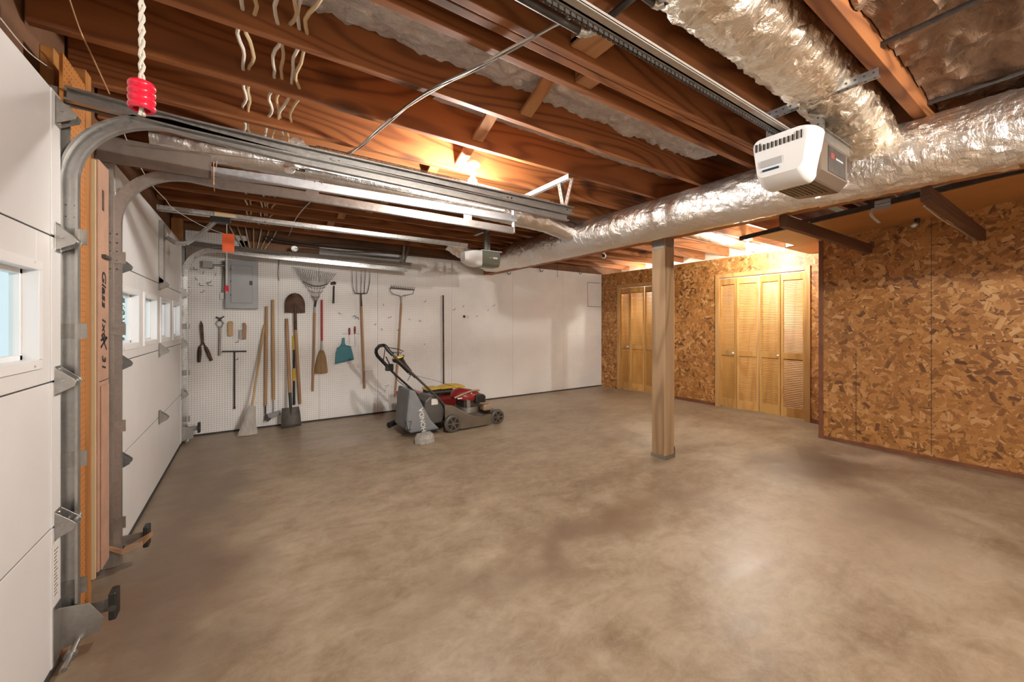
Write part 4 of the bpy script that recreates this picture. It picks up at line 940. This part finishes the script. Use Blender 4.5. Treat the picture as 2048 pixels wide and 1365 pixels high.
hset([nk+V((-.047, -.0, -.03)), nk+V((-.047, 0, -.03))+V((.094, -.0, 0))], .004, 'stitching', 'cord', wb_)
# two long hoes with grey heads
for j, (u0, v0, u1, v1, mt, lb_) in enumerate(((533, 613, 531, 812, 'handle', 'long handled hoe, left of the pair right of the white broom'), (545.5, 600, 547, 800, 'handlel', 'long handled hoe, right of the pair right of the white broom'))):
    q = tool('garden_hoe', u1, v1+15, lb_, 'hoe'); hset([w2(u0, v0), w2((u0+u1)/2, (v0+v1)/2), w2(u1, v1)], [.015, .019, .016], 'handle', mt, q)
    e = w2(u1, v1); z = w2(538, 830).z
    hset([e, V((e.x, e.y, z+.02))], .009, 'ferrule', 'iron' if j == 0 else 'galvb', q)
    if j == 0: MB().box((e.x-.01, PY-.07, z-.06), (e.x+.05, PY-.015, z-.03)).prism([(e.x-.012, z-.04), (e.x+.03, z-.08), (e.x+.06, z-.045), (e.x+.0, z+.03)], 1, PY-.05, PY-.03).build('blade', 'iron', q, bevel=.002)
    else: MB().bar((e.x-.06, PY-.04, z-.015), (e.x+.075, PY-.045, z+.015), .05, .055).build('blade', 'panelgrey', q, bevel=.006)
# square spade on the floor
sp_ = thing('square_spade', (.43, 5.55, 0), 'square bladed dark spade standing on the floor with a wooden shaft', 'spade')
fb = wp(583, 855, 2, .012); tp = w2(573, 638, .015)
d = tp-fb; L = d.length; dn = d.normalized(); yv = V((0, -1, 0)); yv = (yv-dn*yv.dot(dn)).normalized(); xv_ = dn.cross(yv)
if xv_.x < 0: xv_ = -xv_
def bl(a, b):
    x = (a-.5)*.215*(1-.14*b**2); y = b*.24
    dep = -.018*(1-(2*a-1)**2)+.008*(b < .02)
    return fb+xv_*x+dn*y+yv*(.012-dep-.02)
MB().grid(bl, 14, 12).grid(lambda a, b: bl(a, b)-yv*.003, 14, 12).build('blade', 'iron', sp_)
hset([fb+dn*.13, fb+dn*.24, fb+dn*.42], [.010, .017, .019], 'socket', 'black', sp_); hset([fb+dn*.42, tp], .019, 'shaft', 'handle', sp_)
# yellow fibreglass handle behind
yf = tool('digging_fork_handle', 588, 811, 'yellow and black fibreglass tool handle hidden behind the round shovel', 'tool handle'); yf.name = 'fibreglass_handle'
hset([w2(587, 672, .012), w2(587.5, 720, .012)], .013, 'upper_shaft', 'fiberglass', yf); hset([w2(587.5, 700, .0125), w2(588, 737, .0125)], .0135, 'printed_band', 'black', yf); hset([w2(588, 737, .012), w2(588, 762, .012)], .0175, 'yellow_sleeve', 'yellow', yf); hset([w2(588, 762, .012), w2(588, 810, .012)], [.014, .016], 'grip', 'black', yf)
# round shovel, blade up
rs = tool('round_shovel', 600, 808, 'rusty round point shovel hanging blade up between the spade and leaf rake', 'shovel')
c = w2(590.5, 625, .06); hw = w2(610.5, 625, .06).x-c.x; tz = w2(590, 586, .06).z-c.z
def sb(a, b):
    x = (2*a-1); s_ = sqrt(max(0, 1-(max(0, (b-.35)/.65))**2.2))
    return V((c.x+x*hw*s_, PY-.045-.02*(1-x*x)*1.0+.008*b, c.z+tz*b))
MB().grid(sb, 18, 18).grid(lambda a, b: sb(a, b)+V((0, .003, 0)), 18, 18).build('blade', 'rust', rs)
MB().box((c.x-hw*.98, PY-.05, c.z-.006), (c.x-.02, PY-.03, c.z+.004)).box((c.x+.02, PY-.05, c.z-.006), (c.x+hw*.98, PY-.03, c.z+.004)).build('step', 'rust', rs)
hset([V((c.x, PY-.066, c.z+.09)), V((c.x, PY-.066, c.z)), w2(591, 660, .055)], [.008, .018, .019], 'socket', 'rust', rs); hset([w2(591, 655, .055), w2(595, 720, .045), w2(600, 808, .03)], .018, 'handle', 'handle', rs)
# leaf rake
lr = tool('leaf_rake', 626, 783, 'wide spring tined leaf rake hanging tines up left of the hammer', 'rake')
ap = w2(631.5, 607, .05)
m = MB(); m2 = MB()
NT = 21
for i in range(NT):
    t = i/(NT-1); mid = w2(606+49*t, 564+5*t-3*sin(pi*t)+9*sin(pi*t), .06); end = w2(585+88*t, 533+13*t, .07)
    m2.tube([ap, mid], .0024, 5) if i % 3 == 0 else None
    m.tube([mid, mid.lerp(end, .92), end+V((0, .02, -.005))], .0026, 5)
m.build('tines', 'iron', lr)
for f_ in (.35, .62, .86, 1.0):
    m2.tube([ap.lerp(w2(606+49*t, 564+5*t+6*sin(pi*t), .06), f_) for t in [k_/10 for k_ in range(11)]], .003 if f_ < 1 else .006, 5)
m2.build('head_web', 'iron', lr); hset([ap+V((0, 0, .02)), w2(630, 614, .045)], .013, 'clamp', 'black', lr); hset([w2(630, 614, .04), w2(629.5, 627, .04)], .011, 'ferrule', 'lightgrey', lr); hset([w2(629.5, 626, .04), w2(628, 700, .035), w2(625.5, 783, .03)], .0135, 'handle', 'handle', lr)
# small red broom
rb = tool('hand_broom', 643, 746, 'small straw broom with a red handle beside the leaf rake', 'broom')
hset([w2(644, 600), w2(644, 682)], .0125, 'handle', 'red', rb); hset([w2(644, 682), w2(644, 701)], [.010, .016], 'neck', 'lightgrey', rb)
m = MB(); rg = []
for v_, hw_ in ((701, 3.5), (706, 6), (716, 9), (730, 11.5), (742, 13), (747, 12.5)):
    cc = w2(643.5-.2*(v_-700)/10, v_); ww_ = (w2(644+hw_, v_)-w2(644, v_)).x
    rg.append([cc+V((ww_*cos(2*pi*k_/28), .018*sin(2*pi*k_/28), (0 if v_ < 747 else random.uniform(-.006, .006)))) for k_ in range(28)])
m.add([p for r_ in rg for p in r_], [(i*28+k_, i*28+(k_+1) % 28, (i+1)*28+(k_+1) % 28, (i+1)*28+k_) for i in range(5) for k_ in range(28)], True); m.add(rg[-1], [tuple(range(28))]); m.build('bristles', 'straw', rb)
# hammer
hm = tool('rubber_mallet', 667, 607, 'short hammer with a rusty rounded head hanging right of the leaf rake', 'hammer'); hm.name = 'hammer'
hset([w2(668, 572), w2(667, 607)], [.009, .012], 'handle', 'black', hm); c = w2(667, 567); MB().cyl(c+V((-.028, 0, -.002)), c+V((.028, 0, .004)), .018, 14).ball(c+V((.01, 0, .004)), .022, 12).build('head', 'rust', hm)
# pitchfork
pf = tool('pitchfork', 729, 777, 'five tined pitchfork hanging tines up behind the track', 'pitchfork')
m = MB(); hub = w2(722, 588, .05)
for i, (ub, ut, vt_) in enumerate(((707, 704, 540), (714, 713, 543), (722, 723, 540), (729, 731, 540), (737, 740, 543))):
    bs = w2(ub, 580 if i in (0, 4) else 586, .05); m.tube([hub, w2(ub+(3 if i == 0 else -3 if i == 4 else 0), 587, .05), bs, w2((ub+ut)/2-(1 if i == 0 else -1 if i == 4 else 0), 562, .055), w2(ut, vt_, .04)], [.006, .006, .005, .004, .002], 6)
m.build('tines', 'iron', pf); hset([hub, w2(723, 613, .04)], [.009, .013], 'socket', 'rust', pf); hset([w2(723, 613, .04), w2(726, 700, .035), w2(729, 777, .03)], [.016, .017, .016], 'handle', 'handle', pf)
# screwdrivers
for j, (u, v0, v1, v2) in enumerate(((699, 656, 670, 688), (710, 653, 668, 694))):
    q = tool('screwdriver', u, v2, 'red brown handled screwdriver above the teal dustpan, %s one' % ('left' if j == 0 else 'right'), 'screwdriver', ) if False else thing('screwdriver', w2(u, v2, 0), 'red brown handled screwdriver above the teal dustpan, %s one' % ('left' if j == 0 else 'right'), 'screwdriver', 'two screwdrivers')
    hset([w2(u, v0), w2(u, (v0+v1)/2), w2(u, v1)], [.009, .013, .008], 'handle', 'redpaint', q); hset([w2(u, v1), w2(u+1, v2)], .003, 'blade', 'steel', q)
one('tool_rack', MB().bar(w2(684, 668, .012), w2(719, 668, .012), .012, .004), 'galvd', 'thin wire rack holding the two screwdrivers', 'rack')
one('wire_clip', MB().tube([w2(706, 634), w2(709, 631), w2(713, 634), w2(710, 637), w2(716, 635), w2(718, 640)], .004, 6), 'iron', 'little dark coiled clip above the screwdrivers', 'clip')
# dustpan
dp = tool('dustpan', 690, 728, 'teal plastic dustpan hanging upside down on the pegboard', 'dustpan')
P = lambda u, v: (w2(u, v).x, w2(u, v).z)
MB().prism([P(684.5, 676), P(689.5, 676), P(690, 688), P(693.5, 692), P(702, 693.5), P(708.5, 720), P(707, 719), P(670.5, 729), P(672, 706), P(675, 697), P(681, 692), P(684, 687)], 1, PY-.03, PY-.02).build('pan', 'teal', dp, bevel=.003)
MB().bar(w2(670.5, 728, .05), w2(708, 719, .05), .012, .005, (0, 1, 0)).tube([w2(674, 698, .034), w2(681, 693, .036), w2(693, 692, .036), w2(702, 694, .034)], .006, 6).build('lip', 'teal', dp)
# bow rake
bw = tool('bow_rake', 790, 793, 'bow rake hanging head up left of the long dark rod', 'rake')
m = MB(); m.tube([w2(781, 576, .06), w2(828.5, 580, .06)], .007, 8)
for i in range(14): t = i/13; c0 = w2(782+46*t, 576+4*t, .06); m.tube([c0, c0+V((.006, .0, .028)), c0+V((.012, 0, .042))], [.005, .004, .002], 5)
m.tube([w2(780.5, 577, .06), w2(781, 583, .06), w2(786, 588, .055), w2(798, 591.5, .05), w2(803, 594, .05)], .0045, 6); m.tube([w2(828.5, 581, .06), w2(826, 588, .06), w2(816, 590, .055), w2(807, 591.5, .05), w2(803, 594, .05)], .0045, 6)
m.build('head', 'iron', bw); hset([w2(803, 593, .05), w2(803, 608, .045)], .011, 'ferrule', 'galvd', bw); hset([w2(803, 607, .045), w2(798, 690, .04), w2(790, 793, .03)], .014, 'handle', 'handle', bw)
one('long_rod', MB().tube([w2(886.5, 591, .02), w2(887.5, 776, .02)], .012, 8), 'rust', 'long straight dark metal rod standing behind the mowers on the pegboard', 'rod')
one('white_rod', MB().tube([w2(883.5, 592, .012), w2(884, 776, .012)], .008, 8), 'white', 'thin white rod just left of the long dark rod', 'rod')
one('wall_plug', MB().cyl(w2(928.5, 633.5, 0), w2(928.5, 633.5, .012), .022, 18), 'black', 'round black plug in the pegboard right of the dark rod', 'plug')
# ------------------------------------------------------------------ lawn mower (front points +X, near side y = 4.22)
def wheel(root, x, y, r, w_=.05):
    m = MB(); pr = [(-w_/2, r*.82), (-w_/2+.006, r*.97), (-w_/4, r), (w_/4, r), (w_/2-.006, r*.97), (w_/2, r*.82)]
    m.tube([(x, y+a, r) for a, _ in pr], [b for _, b in pr], 36)
    o = m.build('wheel', 'grey_dk', root)
    h_ = MB(); h_.cyl((x, y-w_/2-.004, r), (x, y-w_/2+.006, r), r*.22, 18)
    for i in range(6):
        a = i*pi/3; h_.bar((x+cos(a)*r*.18, y-w_/2-.001, r+sin(a)*r*.18), (x+cos(a)*r*.72, y-w_/2-.001, r+sin(a)*r*.72), .014, .006, (0, 1, 0))
    n_ = 30; h_.tube([(x+cos(2*pi*i/n_)*r*.74, y-w_/2-.001, r+sin(2*pi*i/n_)*r*.74) for i in range(n_+1)], .006, 6)
    h_.build('spokes', 'mowgrey', o)
    MB().cyl((x, y-w_/2-.0005, r), (x, y-w_/2+.002, r), r*.70, 30).build('hub', 'black', o)
mw = thing('lawn_mower', (2.2, 4.45, 0), 'grey lawn mower with red engine cover and raised black handle, in front of the pegboard', 'lawn mower')
wheel(mw, 1.985, 4.235, .105); wheel(mw, 2.62, 4.27, .095); wheel(mw, 1.985, 4.74, .105); wheel(mw, 2.62, 4.70, .095)
# deck: lofted shell, high at the back, lip sweeping down to the front
def lerp_(x, t):
    for (a, p), (b, q) in zip(t, t[1:]):
        if x <= b: return p+(q-p)*max(0, (x-a)/(b-a))
    return t[-1][1]
def deck(a, b):
    x = 1.90+.74*a
    zt = lerp_(x, ((1.90, .315), (2.0, .30), (2.10, .235), (2.19, .18), (2.30, .135), (2.38, .118), (2.47, .135), (2.58, .13), (2.64, .11)))
    hw_ = .235+.02*sin(pi*a) if a < .8 else (.235+.0118)*sqrt(max(.0, 1-((a-.8)/.24)**2))
    t = (b*2-1)
    if abs(t) > .55:
        f_ = (abs(t)-.55)/.45; y = 4.49+math.copysign(hw_*(.93+.07*f_), t); z = zt+.012-(zt-.028+.012)*f_**1.5
    else: y = 4.49+t/.55*hw_*.93; z = zt+.012-.035*(1-(t/.55)**2)
    return V((x, y, z))
MB().grid(deck, 26, 26).grid(lambda a, b: deck(a, b)-V((0, 0, .006)), 26, 26).build('deck', 'mowgrey', mw)
MB().box((2.56, 4.33, .10), (2.66, 4.64, .17)).cyl((2.60, 4.28, .10), (2.62, 4.70, .095), .014, 10).build('front_skirt', 'mowgrey', mw, bevel=.012)
MB().cyl((2.30, 4.49, .17), (2.30, 4.49, .24), .15, 28).build('engine_base', 'galvd', mw)
MB().box((2.20, 4.36, .24), (2.42, 4.60, .36)).cyl((2.24, 4.36, .24), (2.24, 4.36, .38), .022, 12).build('engine_block', 'iron', mw, bevel=.01)
MB().box((2.22, 4.33, .245), (2.27, 4.355, .36)).build('exhaust_cover', 'galv', mw)
sh_ = MB()
rg = []
for h_, s_ in ((.325, 1.0), (.35, 1.07), (.39, 1.02), (.43, .86), (.452, .5)):
    rg.append([V((2.28+.19*s_*cos(2*pi*k_/32), 4.48+.15*s_*sin(2*pi*k_/32), h_-.02*cos(2*pi*k_/32))) for k_ in range(32)])
sh_.add([p for r_ in rg for p in r_], [(i*32+k_, i*32+(k_+1) % 32, (i+1)*32+(k_+1) % 32, (i+1)*32+k_) for i in range(4) for k_ in range(32)], True); sh_.add(rg[0], [tuple(range(32))]); sh_.add(rg[-1], [tuple(range(32))])
sho = sh_.build('engine_cover', 'redpaint', mw)
MB().tube([(2.07+.34*t, 4.36-.02*sin(t*3), .375+.07*sin(t*1.9)) for t in [i/10 for i in range(11)]], .012, 8).build('cover_rim', 'tan', sho)
MB().box((2.33, 4.30, .29), (2.46, 4.42, .39)).build('air_filter', 'black', mw, bevel=.014)
MB().ball((2.50, 4.42, .33), .035, 14).cyl((2.50, 4.42, .27), (2.50, 4.42, .34), .03, 14).build('fuel_cap', 'black', mw)
MB().box((2.46, 4.33, .17), (2.58, 4.45, .25)).build('fuel_tank', 'tan', mw, bevel=.02)
MB().box((2.28, 4.34, .36), (2.30, 4.345, .42)).box((2.10, 4.335, .36), (2.16, 4.34, .375)).build('decal', 'paper', mw)
# rear cover flap and bag
MB().prism([(1.66, .20), (1.68, .38), (1.75, .435), (1.86, .41), (1.96, .29), (1.90, .11), (1.74, .10)], 1, 4.33, 4.66).build('discharge_cover', 'grey_dk', mw, bevel=.02)
MB().box((1.76, 4.3265, .33), (1.84, 4.3285, .40)).build('caution_label', 'paper', mw)
bag = MB().prism([(1.44, .10), (1.485, .54), (1.55, .52), (1.735, .17), (1.85, .045), (1.5, .05)], 1, 4.28, 4.70).build('grass_bag', 'baggrey', mw, bevel=.02)
MB().box((1.455, 4.275, .095), (1.50, 4.28, .10)).tube([(1.43, 4.27, .06), (1.43, 4.27, .20), (1.50, 4.27, .19), (1.47, 4.27, .06), (1.44, 4.27, .19)], .004, 6).tube([(1.40, 4.27, .06), (1.66, 4.26, .035), (1.86, 4.27, .06)], .006, 6).build('bag_frame', 'black', bag)
# side lettering on the bag (reads upwards)
text('bag_lettering', 'HONDA', .075, 'paper', bag, (1.635, 4.2785, .185), (pi/2, -radians(98), 0))
# handle: two tubes joined by a loop
hn = [V((2.0, 4.30, .20)), V((1.855, 4.30, .387)), V((1.365, 4.30, .872)), V((1.27, 4.32, .975)), V((1.235, 4.34, 1.03))]
hf = [V((2.0, 4.68, .16)), V((1.82, 4.68, .31)), V((1.444, 4.68, .672)), V((1.36, 4.68, .765)), V((1.235, 4.67, .905)), V((1.215, 4.65, .945))]
top_ = [V((1.225, 4.37, 1.04)), V((1.215, 4.50, 1.03)), V((1.205, 4.60, .985))]
ho = MB().tube(hn+top_+hf[::-1], .0135, 10).build('handle', 'iron', mw)
MB().tube([hn[2].lerp(hn[3], .6)]+hn[3:]+top_+hf[::-1][:3], .020, 10).build('grip', 'black', ho)
MB().box((1.33, 4.65, .72), (1.42, 4.70, .80)).cyl((1.37, 4.645, .765), (1.37, 4.65, .765), .018, 12).build('control_box', 'black', ho, bevel=.01)
MB().tube([(1.38, 4.67, .79), (1.33, 4.66, .89)], .008, 8).tube([(1.30, 4.66, .83), (1.27, 4.50, .96), (1.25, 4.40, 1.02)], .005, 6).tube([(1.25, 4.36, 1.02), (1.40, 4.40, .99), (1.47, 4.45, .96)], .005, 6).build('lever', 'iron', ho)
MB().tube([(1.38, 4.67, .76), (1.47, 4.66, .60), (1.55, 4.66, .53), (1.66, 4.67, .46), (1.80, 4.67, .34)], .004, 6).build('control_cable', 'black', ho)
MB().ball((1.64, 4.69, .66), .022, 10, (1.4, .7, .5)).tube([(1.64, 4.69, .65), (1.60, 4.69, .585)], .004, 6).tube([(1.66, 4.69, .65), (1.95, 4.66, .56), (2.2, 4.6, .46)], .0022, 5).build('starter_grip', 'black', ho)
# second mower behind
m2_ = thing('lawn_mower', (2.15, 5.15, 0), 'older red mower with yellow topped parts half hidden behind the grey mower', 'lawn mower')
for x, y in ((1.85, 4.92), (2.5, 4.92), (1.85, 5.40), (2.5, 5.40)): wheel(m2_, x, y, .09)
MB().box((1.72, 4.93, .10), (2.56, 5.38, .30)).build('deck', 'redpaint', m2_, bevel=.05)
MB().prism([(1.68, .18), (1.66, .36), (1.93, .36), (1.97, .22)], 1, 4.90, 5.36).build('rear_cover', 'red', m2_, bevel=.02)
MB().box((1.76, 4.894, .315), (1.84, 4.899, .34)).build('decal', 'paper', m2_)
MB().box((2.02, 5.0, .28), (2.36, 5.30, .38)).box((1.95, 4.93, .33), (2.44, 4.97, .375)).build('engine', 'iron', m2_, bevel=.02)
MB().prism([(1.96, .385), (2.14, .395), (2.14, .415), (1.98, .405)], 1, 4.94, 5.2).prism([(2.15, .39), (2.30, .425), (2.50, .415), (2.52, .39)], 1, 4.94, 5.2).build('yellow_cover', 'yellow', m2_, bevel=.01)
sp2 = thing('string_trimmer_head', (1.58, 4.95, .80), 'black cone with a yellow rim hooked beside the mower handle', 'tool'); sp2.name = 'yellow_rimmed_cone'
cc = wp(797, 716, 1, 4.47)
MB().tube([cc+V((.13, 0, -.17)), cc+V((.07, 0, -.10)), cc+V((.02, 0, -.035)), cc+V((.0, 0, -.01)), cc+V((-.003, 0, .0))], [.03, .035, .045, .072, .074], 20).build('cone', 'black', sp2)
MB().tube([cc+V((-.004, 0, .0005)), cc+V((-.006, 0, .018))], [.066, .058], 20).build('rim', 'yellow', sp2)
MB().tube([cc+V((-.01, 0, .02)), cc+V((.01, 0, .06)), cc+V((.04, 0, .065)), cc+V((.02, 0, .04))], .005, 6).tube([cc+V((.0, 0, .05)), cc+V((-.14, 0, .085))], .005, 6).tube([cc+V((.12, 0, -.16)), cc+V((.20, .0, -.24))], .014, 8).build('stem', 'iron', sp2)
bp = one('black_tube', MB().cyl((1.40, 4.78, .05), (1.70, 4.95, .09), .035, 16), 'black', 'short fat black tube lying on the floor left of the grass bag', 'tube')
# cement lump
random.seed(3)
base = [(.0, .06), (.05, .0), (.16, -.005), (.215, .05), (.21, .13), (.13, .17), (.03, .15)]
x0, y0 = 1.45, 3.96
mb = MB(); n = len(base)
L0 = [V((x0+a, y0+b, .0)) for a, b in base]; L1 = [V((x0+a*1.02-.002, y0+b*1.02, .055)) for a, b in base]; L2 = [V((x0+.02+a*.82, y0+.012+b*.82, .10+.008*sin(i*2))) for i, (a, b) in enumerate(base)]
mb.add(L0+L1+L2, [tuple(range(n)), tuple(range(2*n, 3*n))]+[(i, (i+1) % n, n+(i+1) % n, n+i) for i in range(n)]+[(n+i, n+(i+1) % n, 2*n+(i+1) % n, 2*n+i) for i in range(n)])
one('concrete_lump', mb, 'stone', 'rough pale concrete lump on the floor in front of the grass bag', 'stone', bevel=.008)
# ------------------------------------------------------------------ outside: shrub and neighbour's pale siding seen through the door windows
random.seed(11)
lf = MB()
for i in range(420):
    c = V((-1.52+random.gauss(0, .09), 7.6+random.gauss(0, .25), 1.35+random.gauss(0, .38)))
    a = V((random.uniform(-1, 1), random.uniform(-1, 1), random.uniform(-1, .6))).normalized(); b = a.cross(V((random.random(), random.random(), random.random()))).normalized()
    l_ = random.uniform(.05, .09); lf.add([c, c+a*l_*.5+b*l_*.28, c+a*l_, c+a*l_*.5-b*l_*.28], [(0, 1, 2, 3)])
shb = thing('shrub', (-1.52, 7.6, 0), 'green leafy shrub outside, seen through the nearest window of the far garage door', 'shrub')
lf.build('foliage', 'leaf', shb); MB().tube([(-1.52, 7.6, 0), (-1.50, 7.58, .7), (-1.53, 7.62, 1.3)], [.03, .025, .015], 8).build('stem', 'rust', shb)
